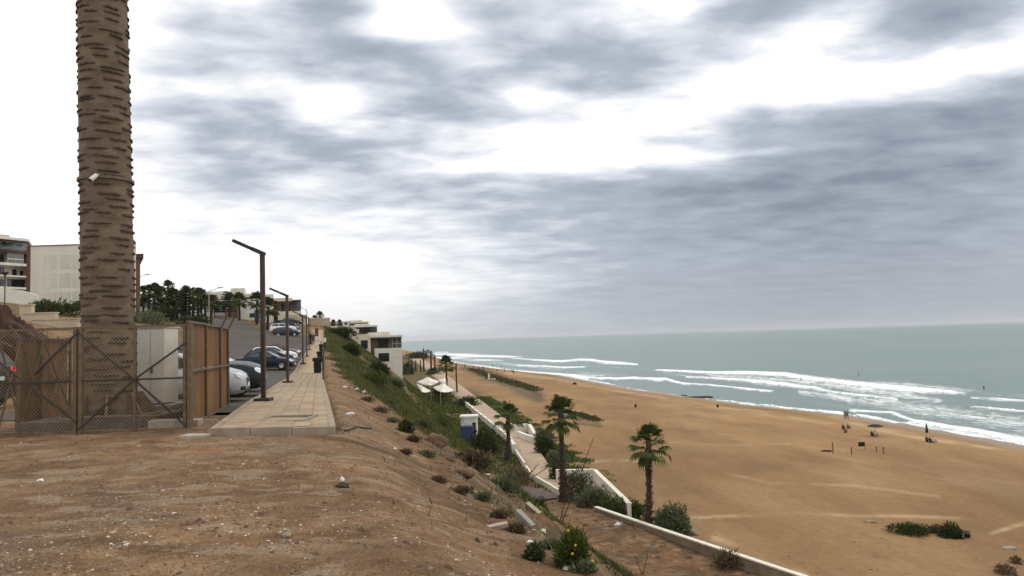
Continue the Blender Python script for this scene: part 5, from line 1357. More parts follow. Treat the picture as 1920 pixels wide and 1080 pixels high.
def fan_palm(label, base, h, lean, crown_r, n, detail, r0=.24, shag=True, group=None, name='fan_palm', dead=.12, boots=260, flat=1.0):
    r_ = thing(name, label, 'palm tree', base, 0, group)
    bx = Vector(base); topp = bx + Vector((lean[0], lean[1], h))
    m = MB(); N = 12 if detail else 5; pts = []; rs = []
    for i in range(N + 1):
        t_ = i / N; p = bx.lerp(topp, t_ ** 1.05); p += Vector((math.sin(t_ * 5) * .05 * h / 8, 0, 0)); p.z = bx.z - .15 + (h + .15) * t_
        pts.append(p); rs.append(r0 * (1.15 - .3 * t_) * (1 + (.10 * rng.uniform(-1, 1) if detail else 0)))
    m.tube(pts, rs, 10 if detail else 6); m.build('trunk', MAT['palm_bark'], r_, smooth=True)
    if detail and shag:                           # cut leaf bases and hanging fibre
        m = MB()
        for k in range(boots):
            t_ = rng.random() ** 1.3; i = min(int(t_ * N), N - 1); p = pts[i].lerp(pts[i + 1], t_ * N - i); rr = rs[i]
            a = rng.uniform(0, 6.283); u = Vector((math.cos(a), math.sin(a), 0)); s_ = Vector((-u.y, u.x, 0))
            ln = rng.uniform(.14, .34); out = rng.uniform(.06, .20) * (1.5 if t_ < .35 else 1)
            q = p + u * rr * .85
            m.add([q - s_ * .07, q + s_ * .07, q + u * out * .7 + s_ * .03 + Vector((0, 0, -ln * .3)), q + u * out + Vector((0, 0, rng.choice((-1, -1, .7)) * ln))], [(0, 1, 2), (0, 2, 3), (1, 3, 2)])
        m.build('leaf_bases', MAT['palm_boot'], r_)['kind'] = 'stuff'
    ct = pts[-1] + Vector((0, 0, .05))
    crown = MB()
    crown.ball((ct.x, ct.y, ct.z - .15), (r0 * 1.2, r0 * 1.2, .45), 8, 5, .1)
    if detail: cobj = crown.build('crown', MAT['palm_boot'], r_)
    for k in range(n):
        t_ = (k + .5) / n
        el_ = R(86) - R(122) * t_ ** .95 * flat
        a = k * 2.399 + rng.uniform(-.25, .25)
        dv_ = Vector((math.cos(a) * math.cos(el_), math.sin(a) * math.cos(el_), math.sin(el_)))
        pl_, rad = crown_r * rng.uniform(.42, .54), crown_r * rng.uniform(.54, .64)
        if el_ < R(-25): pl_ *= .8; rad *= .85
        dr = max(0, .55 - math.sin(el_) * .6)
        if detail:
            m = MB(); fan_leaf(m, ct + Vector((0, 0, -.35 * t_)), dv_, pl_, rad, 16, dr)
            dry = el_ < R(-38) and rng.random() < .6
            f_ = m.build('frond', MAT['palm_dry' if dry else 'palm_leaf'], cobj)
        else:
            fan_leaf(crown, ct + Vector((0, 0, -.3 * t_)), dv_, pl_, rad, 9, dr)
    if detail:
        m = MB()
        for k in range(44):
            a = rng.uniform(0, 6.283); u = Vector((math.cos(a), math.sin(a), 0)); s_ = Vector((-u.y, u.x, 0)); q = ct + Vector((0, 0, -.35)) + u * r0 * .7
            ln = rng.uniform(.3, .7) * crown_r * .6
            m.add([q - s_ * .09, q + s_ * .09, q + u * rng.uniform(.12, .4) + Vector((0, 0, -ln)) + s_ * rng.uniform(-.1, .1)], [(0, 1, 2)])
        m.build('dead_skirt', MAT['palm_dry'], r_)['kind'] = 'stuff'
    else: crown.build('crown', MAT['palm_leaf_dark'], r_)
    return r_
def palm_px(label, px, yb, yt, zb, lean, cw, n, **k):
    b = plane(px, yb, zb); Yb = b.y; s = Yb / F
    h = (yb - yt) * s
    return fan_palm(label, (b.x, b.y, zb), h, lean, cw * s, n, True, **k)
palm_px('rightmost fan palm, leaning beside the round grey-green bush on the terrace', 1215, 998, 838, -12.5, (.35, 0), 42, 21, r0=.19)
pl3 = [o for o in bpy.data.objects if o.get('label', '').startswith('rightmost fan palm')][0]
cr3 = [o for o in kids(pl3) if o.name.startswith('crown')][0]
m = MB(); q0 = at(1228, 835, org(pl3).y); q1 = at(1254, 853, org(pl3).y); m.tube([q0, q0.lerp(q1, .6) + Vector((0, 0, .12)), q1], .012, 4)
fan_leaf(m, q1, (.35, 0, -1), .02, .45, 9, .2); m.build('frond', MAT['palm_dry'], cr3)
palm_px('largest fan palm with a shaggy lower trunk at the end of the promenade', 1055, 940, 782, -12.5, (.15, 0), 40, 24, r0=.21, boots=420)
palm_px('small fan palm on the landward side of the promenade kerb', 952, 864, 782, -12.5, (.25, 0), 31, 16, r0=.20)
palm_px('tall slim fan palm standing between the canvas shades', 838, 736, 684, -12.5, (0, 0), 19, 28, r0=.20, boots=120)
def stub(label, px, yb, yt, zb, r=.2, head=.5):
    b = plane(px, yb, zb); h = (yb - yt) * b.y / F; r_ = thing('topped_palm', label, 'palm tree', (b.x, b.y, zb), 0, 'leafless palms by the promenade')
    m = MB(); m.tube([(b.x, b.y, zb - .2), (b.x - .1, b.y, zb + h * .6), (b.x - .05, b.y, zb + h)], [r * 1.1, r * .9, r * .8], 8); m.build('trunk', MAT['palm_bark'], r_, smooth=True)
    m = MB()
    for k in range(60):
        a = rng.uniform(0, 6.28); u = Vector((math.cos(a), math.sin(a), 0)); s_ = Vector((-u.y, u.x, 0)); q = Vector((b.x - .05, b.y, zb + h - rng.random() * head * 2.2)) + u * r * .5
        m.tri(q - s_ * .12, q + s_ * .12, q + u * rng.uniform(.1, .35) * head * 1.3 + Vector((0, 0, rng.uniform(-.6, .9) * head)))
    m.build('dead_tuft', MAT['palm_boot'], r_)['kind'] = 'stuff'
stub('bare brown palm trunk just right of the slim palm', 857, 736, 682, -12.5, .22, .4)
stub('tallest shaggy topless palm beyond the canvas shades', 795, 697, 655, -12.5, .35, 1.6)
stub('shaggy topless palm to the right of the tallest one', 809, 700, 658, -12.5, .4, 1.5)
stub('short shaggy topless palm nearest the sand', 816, 697, 668, -12.5, .4, 1.2)
stub('bare palm post close beside the white house corner', 773, 698, 675, -12.5, .35, .5)
stub('second bare palm post right of the white house corner', 780, 697, 676, -12.5, .35, .5)
stub('third bare palm post right of the white house corner', 789, 697, 675, -12.5, .3, .5)

# hill palms: one prototype per look, copied
HP = [(268, 590, 546), (278, 592, 543), (288, 596, 540), (314, 596, 535), (302, 598, 548), (324, 599, 552), (332, 600, 551), (343, 601, 553), (348, 606, 545), (362, 606, 552), (370, 606, 549), (378, 610, 552), (385, 611, 560), (395, 612, 562),
      (412, 597, 562), (430, 599, 560), (449, 601, 560), (481, 607, 560), (501, 613, 573), (306, 603, 572), (333, 604, 571), (355, 608, 566), (296, 594, 556), (318, 602, 560), (372, 611, 566), (340, 606, 560)]
ORDW = 'first second third fourth fifth sixth seventh eighth ninth tenth eleventh twelfth thirteenth fourteenth fifteenth sixteenth seventeenth eighteenth nineteenth twentieth twenty-first twenty-second twenty-third twenty-fourth twenty-fifth twenty-sixth'.split()
for i, (px, yb, yt) in enumerate(HP):
    far = px > 405
    Yq = {True: 190 - (px - 412) * .62, False: 128 + (395 - px) * .10 + (i * 7 % 5) * 2.5}[far]
    p = at(px, yb, Yq); zb_ = min(gz(p.x, p.y), p.z + .5); h = at(px, yt + 4, Yq).z - zb_
    lb = {3: 'tallest palm of the hill row, rising above the rest', 14: 'leftmost palm on the far kerb before the cream villa', 16: 'palm with a clear round crown before the stair tower', 17: 'palm by the dark blue board', 18: 'small palm before the brown-fronted villa', 15: 'palm just left of the stair tower'}.get(i, '%s dark palm of the hill row counting from the bark mast' % ORDW[sorted(q[0] for q in HP).index(px)])
    fan_palm(lb, (p.x, p.y, zb_), h, (rng.uniform(-.3, .3), 0), rng.uniform(1.4, 1.8) * (1.25 if far else 1.0), 26 if far else 24, False, r0=.24, group='palms along the hill road')
for (px, yb, yt, Yq, lb) in ((349, 598, 537, 126, 'tallest tiered pine among the hill palms'), (423, 595, 544, 170, 'tiered pine in front of the cream villa'), (402, 592, 551, 172, 'small tiered pine just left of the villa pine')):
    p = at(px, yb, Yq); zb_ = gz(p.x, p.y); h = at(px, yt, Yq).z - zb_
    r_ = thing('tiered_pine', lb, 'pine tree', (p.x, p.y, zb_), 0, 'tiered pines by the villa')
    m = MB(); m.tube([(p.x, p.y, zb_ - .2), (p.x, p.y, zb_ + h)], [.16, .03], 6); m.build('trunk', MAT['palm_bark'], r_)
    m = MB(); nt_ = 9
    for k in range(nt_):
        t_ = .25 + .75 * k / nt_; zr_ = zb_ + h * t_; L = (1 - t_) * 2.6 + .35
        for j in range(7):
            a = 6.283 * j / 7 + k * .5; u = Vector((math.cos(a), math.sin(a), .12)); s_ = Vector((-u.y, u.x, 0))
            for q_ in range(3):
                st_a = Vector((p.x, p.y, zr_)) + u * L * q_ / 3
                m.add([st_a, st_a + u * L * .28 + s_ * .22, st_a + u * L * .40 + Vector((0, 0, .10)), st_a + u * L * .28 - s_ * .22], [(0, 1, 2, 3)])
                m.add([st_a + Vector((0, 0, .1)), st_a + u * L * .3 + Vector((0, 0, .26)), st_a + u * L * .40, st_a + u * L * .3 + Vector((0, 0, -.14))], [(0, 1, 2, 3)])
    m.build('branches', MAT['pine_leaf'], r_)['kind'] = 'stuff'
for (px, yb, yt, lb) in ((600, 600, 586, 'palm crown showing over the beige end wall'), (590, 599, 591, 'dark bushy crown left of the palm over the end wall'), (625, 609, 600, 'small dark palm by the farthest roofs'), (637, 608, 600, 'small dark palm right of the farthest roofs')):
    Yq = 190 if px < 610 else 200; p = at(px, yb, Yq); s = Yq / F
    fan_palm(lb, (p.x, p.y, p.z - 3), (yb - yt) * s + 2.2, (0, 0), 9.5 * s if px == 600 else 7 * s, 26, False, r0=.25, group='palms beyond the end wall')

# ------------------------------------------------------------------ shrubs
def leaves(mb, c, r, n, size, up=.4, shell=.55, sq=1.0):
    for _ in range(n):
        while True:
            v = Vector((rng.uniform(-1, 1), rng.uniform(-1, 1), rng.uniform(-.35, 1)))
            if .05 < v.length < 1: break
        v = v.normalized() * (shell + (1 - shell) * rng.random()) * (1 + .18 * math.sin(v.x * 5 + c[0]) * math.cos(v.y * 4))
        p = Vector((c[0] + v.x * r[0], c[1] + v.y * r[1], c[2] + v.z * r[2]))
        d_ = (v + Vector((rng.uniform(-1, 1), rng.uniform(-1, 1), rng.uniform(-.5, 1) + up)) * .8).normalized()
        s_ = d_.cross(Vector((rng.uniform(-1, 1), rng.uniform(-1, 1), rng.uniform(-1, 1)))).normalized()
        L = size * rng.uniform(.6, 1.3)
        mb.add([p, p + d_ * L * .5 + s_ * L * .15 * sq, p + d_ * L, p + d_ * L * .5 - s_ * L * .15 * sq], [(0, 1, 2, 3)])
def shrub(label, px, py, w, h, mt='leaf_green', n=700, size=.22, z=None, name='shrub', cat='shrub', group=None, clumps=5, depth=.8):
    b = hit(px, py) if z is None else plane(px, py, z)
    s = math.hypot(b.x, b.y) / F; W_, H_ = w * s / 2, h * s
    r_ = thing(name, label, cat, b, 0, group)
    m = MB()
    n = int(n * 1.5)
    for k in range(clumps):
        a = rng.uniform(0, 6.28); q = rng.uniform(.1, .55) if k else 0
        leaves(m, (b.x + math.cos(a) * W_ * q, b.y + math.sin(a) * W_ * q * depth, b.z + H_ * rng.uniform(.05, .25)), (W_ * rng.uniform(.5, .75), W_ * depth * .65, H_ * rng.uniform(.6, .85)), n // clumps, size)
    m.build('foliage', MAT[mt], r_)['kind'] = 'stuff'
    m = MB()
    for k in range(7):
        a = rng.uniform(0, 6.28); m.tube([(b.x, b.y, b.z - .1), (b.x + math.cos(a) * W_ * .6, b.y + math.sin(a) * W_ * .5, b.z + H_ * .8)], [.03 * H_ + .008, .01], 4)
    m.build('stem', MAT['stem'], r_)['kind'] = 'stuff'
    return r_
SH = [('big round grey-green bush right of the leaning palm', 1260, 998, 72, 54, 'leaf_grey', 3400, .30, -12.5), ('grey feathery bush against the L-shaped wall', 1085, 938, 52, 62, 'leaf_grey', 1500, .34, -12.5), ('rounded grey bush in the middle of the wall-side hedge', 1115, 957, 64, 44, 'leaf_grey', 1700, .32, -12.5),
      ('low green bush along the white coping', 1150, 968, 60, 36, 'leaf_green', 1300, .30, -12.6), ('small green bush at the foot of the platform wall', 1188, 970, 44, 32, 'leaf_green', 800, .3, -12.6), ('grey-green bush behind the white planter seat', 1018, 830, 42, 30, 'leaf_grey', 1000, .4, -12.6),
      ('dark grey rounded shrub on the seaward verge of the promenade', 1028, 850, 44, 34, 'leaf_dark', 900, .42, -12.6), ('bluish grey shrub on the seaward verge near the shaggy palm', 1040, 876, 40, 30, 'leaf_grey', 900, .36, -12.6), ('dark shrub just behind the shaggy palm trunk', 1048, 900, 34, 26, 'leaf_dark', 700, .34, -12.6),
      ('brown shaded thicket at the foot of the shaggy palm', 1112, 962, 60, 30, 'leaf_dry', 700, .3, -12.6), ('low dark scrub beside the white coping in the foreground', 1365, 1064, 56, 30, 'leaf_dry', 900, .22, -12.5), ('flat green scrub mound on the lower beach', 1705, 1001, 72, 17, 'leaf_dark', 1700, .20, None), ('compact dark green bush on the lower beach', 1785, 1008, 42, 22, 'leaf_dark', 1400, .22, None),
      ('reddish dry scrub between the two beach bushes', 1755, 999, 28, 11, 'leaf_dry', 400, .26, None), ('small dry tuft at the bottom right of the sand', 1885, 1076, 40, 16, 'leaf_dry', 350, .2, None), ('tiny dry tuft at the right edge of the sand', 1905, 1056, 22, 10, 'leaf_dry', 160, .2, None),
      ('yellow-flowered green bush on the bluff edge', 1076, 1066, 62, 66, 'leaf_green', 3600, .055, None), ('small dark tuft of weeds below the white litter', 1000, 1052, 40, 26, 'leaf_dark', 500, .06, None),
      ('leafy green weed on the bluff above the grey kerb pieces', 1012, 958, 30, 34, 'leaf_dark', 420, .10, None), ('dry brushwood on the bluff below the small palm', 960, 905, 80, 30, 'leaf_dry', 900, .25, None), ('grey scrub beside the tipped concrete pieces', 940, 930, 60, 28, 'leaf_grey', 800, .14, None),
      ('dark green thicket at the foot of the grass slope', 905, 850, 90, 44, 'leaf_dark', 1800, .40, None), ('brownish thicket at the lip of the bluff', 880, 880, 70, 36, 'leaf_dry', 1000, .20, None), ('green bush on the shoulder of the bluff', 830, 800, 70, 34, 'leaf_green', 1400, .22, None),
      ('low green weed by the bluff path', 760, 812, 36, 22, 'leaf_dark', 500, .10, None), ('olive bush at the top of the grassy shoulder', 700, 720, 60, 26, 'leaf_green', 1000, .22, None), ('dark bush beside the white house wall', 712, 704, 48, 20, 'leaf_dark', 1100, .55, None),
      ('dark bush against the upper wing of the white house', 658, 664, 34, 20, 'leaf_dark', 900, .6, None), ('dense dark hedge on the bluff top near the walkers', 640, 632, 50, 18, 'leaf_dark', 1100, .6, None), ('grey dry thicket under the lower house windows', 738, 722, 44, 14, 'leaf_grey', 1200, .5, None),
      ('shady tree clump behind the house corner', 765, 702, 34, 26, 'leaf_dark', 900, .8, -12.5), ('dark green clump beside the topless palms', 812, 702, 26, 12, 'leaf_dark', 500, .8, -12.5), ('distant dark grove at the far bend of the promenade', 783, 672, 60, 13, 'leaf_dark', 1300, 1.6, -12.5),
      ('potted greenery beside the canvas shades', 822, 741, 44, 14, 'leaf_dark', 700, .5, -12.5), ('low green hedge along the seaward verge', 875, 762, 50, 18, 'leaf_dark', 900, .6, -12.7),
      ('hedge below the blank-walled block', 105, 590, 90, 22, 'leaf_dark', 1200, .5, None), ('second hedge by the bark mast below the blank block', 148, 582, 60, 14, 'leaf_dark', 700, .5, None), ('bluish hedge above the beige retaining wall', 80, 586, 50, 20, 'leaf_grey', 800, .45, None),
      ('grey-green bank of bushes over the wire fence', 290, 608, 80, 24, 'leaf_grey', 1300, .4, None), ('dark cycad-like bush under the hill palms', 303, 600, 46, 24, 'leaf_dark', 900, .6, None), ('dark dense tree mass behind the hill palms', 272, 580, 26, 28, 'leaf_dark', 1000, .8, None), ('dark bush at the right end of the hill palms', 365, 612, 50, 16, 'leaf_dark', 800, .6, None)]
for (lb, px, py, w, h, mt_, n, sz, z_) in SH: shrub(lb, px, py, w, h, mt_, n, sz, z_)
WD = [(712, 772, 40, 14, 'leaf_dry'), (735, 792, 30, 12, 'leaf_grey'), (690, 752, 34, 12, 'leaf_dry'), (775, 830, 36, 16, 'leaf_dry'), (800, 858, 44, 16, 'leaf_grey'), (760, 852, 28, 9, 'leaf_dry'), (848, 850, 40, 18, 'leaf_dark'), (862, 925, 46, 16, 'leaf_dry'), (905, 935, 40, 18, 'leaf_grey'), (820, 905, 34, 10, 'leaf_dry'), (935, 968, 44, 18, 'leaf_dry'), (965, 1000, 40, 16, 'leaf_dry'), (1030, 1030, 36, 22, 'leaf_grey'), (1095, 1075, 40, 22, 'leaf_grey'), (730, 760, 30, 14, 'leaf_dark'), (790, 800, 34, 18, 'leaf_dark'), (1045, 1000, 44, 26, 'leaf_dry')]
WN = {'leaf_dry': 'straw-brown', 'leaf_grey': 'grey-green', 'leaf_dark': 'dark green'}
for i, (px, py, w, h, mt_) in enumerate(sorted(WD)):
    shrub("low %s weed patch, %s along the bluff edge from the pavement" % (WN[mt_], ORDW[i]), px, py, w, h * .62, mt_, 380, .06 + .00002 * max(0, 1000 - py) ** 1.3, None, name='weed', cat='weed', group='weed patches on the bluff', clumps=4, depth=1.0)
yb_ = [o for o in bpy.data.objects if o.get('label', '').startswith('yellow-flowered')][0]
for (px, py) in ((1065, 994), (1073, 1038), (1111, 1052), (1079, 1022)):
    c_ = org(yb_); q = at(px, py, c_.y - .25); m = MB()
    for k in range(9):
        a = 6.283 * k / 9; m.add([q, q + Vector((math.cos(a - .25) * .010, -.006, math.sin(a - .25) * .010)), q + Vector((math.cos(a) * .015, -.003, math.sin(a) * .015)), q + Vector((math.cos(a + .25) * .010, -.006, math.sin(a + .25) * .010))], [(0, 1, 2, 3)])
    m.ball((q.x, q.y - .006, q.z), .006, 6, 4); m.build('flower', MAT['yellow_petal'], yb_)
# leafless stalks on the bluff edge
def stalk(label, p0, tips, twigs, r=.018, mt='stem'):
    r_ = thing('dry_stalk', label, 'dead shrub', p0)
    for i, tp in enumerate(tips):
        m = MB(); mid = Vector(p0).lerp(tp, .5) + Vector((.06 * (-1) ** i, 0, .05)); m.tube([p0, mid, tp], [r, r * .7, r * .35], 5); o_ = m.build('branch', MAT[mt], r_)
        m = MB()
        for k in range(twigs):
            t_ = rng.uniform(.45, .98); q = (Vector(p0).lerp(mid, t_ * 2) if t_ < .5 else mid.lerp(tp, t_ * 2 - 1)); v = Vector((rng.uniform(-1, 1), rng.uniform(-.3, .3), rng.uniform(-.1, 1))).normalized() * rng.uniform(.12, .32)
            m.tube([q, q + v * .6, q + v + Vector((rng.uniform(-.05, .05), 0, .03))], [r * .35, r * .2, r * .12], 3)
        m.build('twig', MAT[mt], r_)['kind'] = 'stuff'
b = hit(1043, 985); Ys_ = b.y
stalk('tall leafless stalk leaning right in front of the shaggy palm', b, [at(1112, 822, Ys_), at(1085, 870, Ys_)], 14, .022)
b2 = hit(1062, 992); stalk('second leaning bare stalk beside the tall one', b2, [at(1082, 925, b2.y), at(1050, 940, b2.y)], 8, .014)
b3 = hit(985, 905); stalk('spreading dry twigs crossing the promenade kerb', b3, [at(1040, 868, b3.y), at(1010, 870, b3.y), at(960, 885, b3.y)], 14, .05)
b4 = hit(1205, 1078); stalk('thin dry weed at the bottom of the brown terrace', b4, [at(1215, 1030, b4.y), at(1190, 1040, b4.y)], 8, .03)

# ------------------------------------------------------------------ grass and ground litter
def scatter_grass(name, n, xr, yr, fmask, hgt, wid, mt, lean=.4, pts=None):
    X = nrg.uniform(*xr, n) if pts is None else pts[0]; Y = nrg.uniform(*yr, n) if pts is None else pts[1]
    keep = nrg.random(len(X)) < fmask(X, Y)
    X, Y = X[keep], Y[keep]
    Z = full_z(X, Y) - .02; n = len(X)
    a = nrg.uniform(0, 2 * math.pi, n); H = nrg.uniform(*hgt, n) * (1 + .006 * Y); Wd = nrg.uniform(*wid, n) * (1 + .012 * Y)
    la = nrg.uniform(0, 2 * math.pi, n); ll = nrg.uniform(.1, lean, n) * H
    dx, dy = np.cos(a) * Wd, np.sin(a) * Wd
    V = np.stack([np.stack([X - dx, Y - dy, Z], -1), np.stack([X + dx, Y + dy, Z], -1), np.stack([X + np.cos(la) * ll, Y + np.sin(la) * ll, Z + H], -1)], 1).reshape(-1, 3)
    o = np_mesh(name, V, np.arange(3 * n).reshape(-1, 3), [MAT[mt]], smooth=False)
    return tag(o, kind='stuff')
def slope_pts(n, y0, y1, d0, d1):
    Y = np.exp(nrg.uniform(math.log(y0), math.log(y1), n)); return walkR(Y) + nrg.uniform(d0, d1, n), Y
mat('grass_blade', (.105, .112, .024), (.060, .066, .014), scale=.35, island=.45, rough=.7, world=True)
mat('grass_dry', (.16, .13, .06), (.10, .085, .04), scale=.5, island=.4, rough=.8, world=True)
pat_ = lambda X, Y: np.clip(.9 + 1.6 * fbm(X * .4, Y * .4, 13, 3), 0.05, 1)
o = scatter_grass('slope_grass', 0, None, None, lambda X, Y: masks(X, Y)['slope'] * pat_(X, Y), (.08, .26), (.010, .022), 'grass_blade', .7, slope_pts(150000, 13, 165, .2, 12)); tag(o, 'tangled green grass covering the shoulder of the bluff', 'grass')
o = scatter_grass('dry_grass', 0, None, None, lambda X, Y: np.clip(masks(X, Y)['slope'] * .5 + .35 * sstep(2.0, 3.6, dist_edge(X, Y)) + .01, 0, 1) * np.clip(.4 - 2.2 * fbm(X * .5, Y * .5, 23, 3), 0.0, 1), (.06, .22), (.005, .012), 'grass_dry', .9, slope_pts(110000, 5, 120, .4, 12)); tag(o, 'dry straw-coloured weeds on the bluff', 'grass')
def lowpts(n): 
    Y = np.exp(nrg.uniform(math.log(60), math.log(185), n)); return promL(Y) + nrg.uniform(-13, 9, n), Y
o = scatter_grass('verge_plants', 0, None, None, lambda X, Y: masks(X, Y)['green'] * (1 - masks(X, Y)['prom']) * (bz_far(X, Y)), (.12, .30), (.05, .10), 'leaf_green', .6, lowpts(60000)) if False else None
def verge(X, Y): mk = masks(X, Y); return np.clip(mk['green'] * (1 - mk['prom']) * (dist_edge(X, Y) > 13) * np.clip(.9 + 1.5 * fbm(X * .25, Y * .25, 33, 3), 0, 1), 0, 1)
o = scatter_grass('verge_plants', 0, None, None, verge, (.08, .22), (.03, .07), 'leaf_green', .6, lowpts(70000)); tag(o, 'low green ground cover along both verges of the promenade', 'ground cover')
def hillpts(n): Y = np.exp(nrg.uniform(math.log(35), math.log(230), n)); return -nrg.uniform(.18, .78, n) * Y, Y
o = scatter_grass('hill_grass', 0, None, None, lambda X, Y: (1 - in_road(X, Y)) * (X < walkL(Y) - 3) * np.clip(.5 + 1.5 * fbm(X * .1, Y * .1, 43, 3), 0, 1), (.06, .16), (.03, .06), 'leaf_dry', .6, hillpts(30000)); tag(o, 'sparse dry grass on the hillside behind the fence', 'grass')
mat('dune_leaf', (.115, .105, .04), (.06, .055, .022), scale=.3, island=.5, rough=.9, spec=.1, world=True)
def dunepts(n):
    u = nrg.uniform(0, 1, n); P_ = []
    pp = [(885, 693, 3), (915, 706, 6), (950, 716, 6), (985, 725, 5), (1005, 733, 4)]; qq = [(1045, 776, 3), (1075, 783, 4), (1100, 789, 4), (1120, 796, 3)]
    X = []; Y = []
    for k in range(n):
        L_ = pp if k % 3 else qq
        t_ = rng.random() * (len(L_) - 1); i = int(t_); f = t_ - i
        a = [L_[i][j] * (1 - f) + L_[i + 1][j] * f for j in range(3)]
        p = plane(a[0] + rng.gauss(0, 6), a[1] + rng.gauss(0, a[2] * .5), -14.6); X.append(p.x); Y.append(p.y)
    return np.array(X), np.array(Y)
o = scatter_grass('dune_plants', 0, None, None, lambda X, Y: np.ones(len(X)) * .55, (.08, .18), (.06, .12), 'dune_leaf', .6, dunepts(9000)); tag(o, 'low dune plants growing on the open beach', 'dune plants')
# pebbles and crumbs of soil
def pebbles(name, X, Y, rad, mt, flat=(.45, .8)):
    n = len(X); Z = full_z(X, Y)
    rr = rad
    ax = nrg.uniform(0, math.pi, n)
    base = np.array([[1, 0, 0], [0, 1, 0], [-1, 0, 0], [0, -1, 0], [0, 0, 1], [.6, .6, .6], [-.6, .55, .55]], float)
    fc = np.array([(0, 1, 5), (1, 4, 5), (0, 5, 4), (1, 2, 6), (1, 6, 4), (2, 4, 6), (2, 3, 4), (3, 0, 4)])
    V = base[None] * (1 + nrg.uniform(-.35, .35, (n, 7, 1)))
    V[:, :, 1] *= nrg.uniform(.5, 1, n)[:, None]; V[:, :, 2] *= nrg.uniform(*flat, n)[:, None]
    c, s_ = np.cos(ax)[:, None], np.sin(ax)[:, None]
    x, y = V[:, :, 0] * c - V[:, :, 1] * s_, V[:, :, 0] * s_ + V[:, :, 1] * c
    V = np.stack([x * rr[:, None] + X[:, None], y * rr[:, None] + Y[:, None], V[:, :, 2] * rr[:, None] + Z[:, None] - rr[:, None] * .15], -1).reshape(-1, 3)
    Fq = (fc[None] + (np.arange(n) * 7)[:, None, None]).reshape(-1, 3)
    o = np_mesh(name, V, Fq, [MAT[mt]], smooth=False); return tag(o, kind='stuff')
def nearpts(n, ymax=22, dmax=3.5):
    Y = np.exp(nrg.uniform(math.log(3.6), math.log(ymax), n)); X = nrg.uniform(-.80, .16, n) * Y
    k = (dist_edge(X, Y) < dmax) & ~((X > walkL(Y) - .3) & (X < walkR(Y) + .1) & (Y > 13.2)) & ~((Y > 14.0) & (X < walkL(Y)))
    return X[k], Y[k]
mat('pebble', (.32, .245, .165), (.17, .12, .075), scale=.9, island=.55, world=True)
mat('pebble_pale', (.58, .52, .44), (.42, .36, .29), scale=.9, island=.3, world=True)
mat('soil_crumb', (.15, .095, .058), (.09, .056, .034), scale=.9, island=.35, world=True)
X_, Y_ = nearpts(26000, 26, 5.5); X2, Y2 = X_, Y_
k_ = nrg.random(len(X_)) < np.clip(.35 + 1.8 * fbm(X_ * .55, Y_ * .55, 71, 4), .04, 1)
X_, Y_ = X_[k_], Y_[k_]; o = pebbles('gravel', X_, Y_, nrg.gamma(2.0, .0042, len(X_)) + .003, 'pebble'); tag(o, 'mixed gravel scattered over the bare ground', 'gravel')
X_, Y_ = nearpts(5500, 24, 6); k_ = nrg.random(len(X_)) < np.clip(.06 + 2.4 * (fbm(X_ * .6, Y_ * .6, 171, 3) - .12), .05, 1); X_, Y_ = X_[k_], Y_[k_]; o = pebbles('pale_gravel', X_, Y_, nrg.gamma(2.0, .0035, len(X_)) + .004, 'pebble_pale', (.3, .7)); tag(o, 'pale stone chips scattered over the bare ground', 'gravel')
X_, Y_ = nearpts(7000, 20, 6); o = pebbles('soil_crumbs', X_, Y_, nrg.gamma(2.0, .006, len(X_)) + .004, 'soil_crumb'); tag(o, 'crumbs of brown soil on the bare ground', 'soil')
k_ = 1400; Y_ = np.exp(nrg.uniform(math.log(5.5), math.log(32), k_)); X_ = walkR(Y_) + nrg.uniform(1.6, 6.5, k_); o = pebbles('slope_rubble', X_, Y_, nrg.gamma(1.5, .016, k_) + .012, 'soil_crumb', (.4, .9)); tag(o, 'lumps of broken soil and stone on the bluff edge', 'rubble')
def sandpts(n):
    px, py = nrg.uniform(1150, 1925, n), nrg.uniform(930, 1085, n); X = []; Y = []
    for a, b_ in zip(px, py):
        if b_ < 960 + (a - 1150) * .05 or b_ > 960 + (a - 1110) * .36 : continue
        p = plane(a, b_, -13.5); X.append(p.x); Y.append(p.y)
    return np.array(X), np.array(Y)
X_, Y_ = sandpts(1300); k_ = nrg.random(len(X_)) < np.clip(.25 + 2 * fbm(X_ * .15, Y_ * .15, 3, 3), .02, 1); X_, Y_ = X_[k_], Y_[k_]; o = pebbles('beach_debris', X_, Y_, nrg.gamma(1.5, .045, len(X_)) + .03, 'soil_crumb', (.2, .5)); tag(o, 'dark bits of driftweed scattered on the near sand', 'debris')
def terpts(n): Y = nrg.uniform(30, 62, n); return bound(Y) - nrg.uniform(.5, 11, n), Y
X_, Y_ = terpts(900); o = pebbles('terrace_clods', X_, Y_, nrg.gamma(1.6, .05, len(X_)) + .02, 'soil_crumb', (.3, .6)); tag(o, 'clods of earth on the brown lower terrace', 'soil')

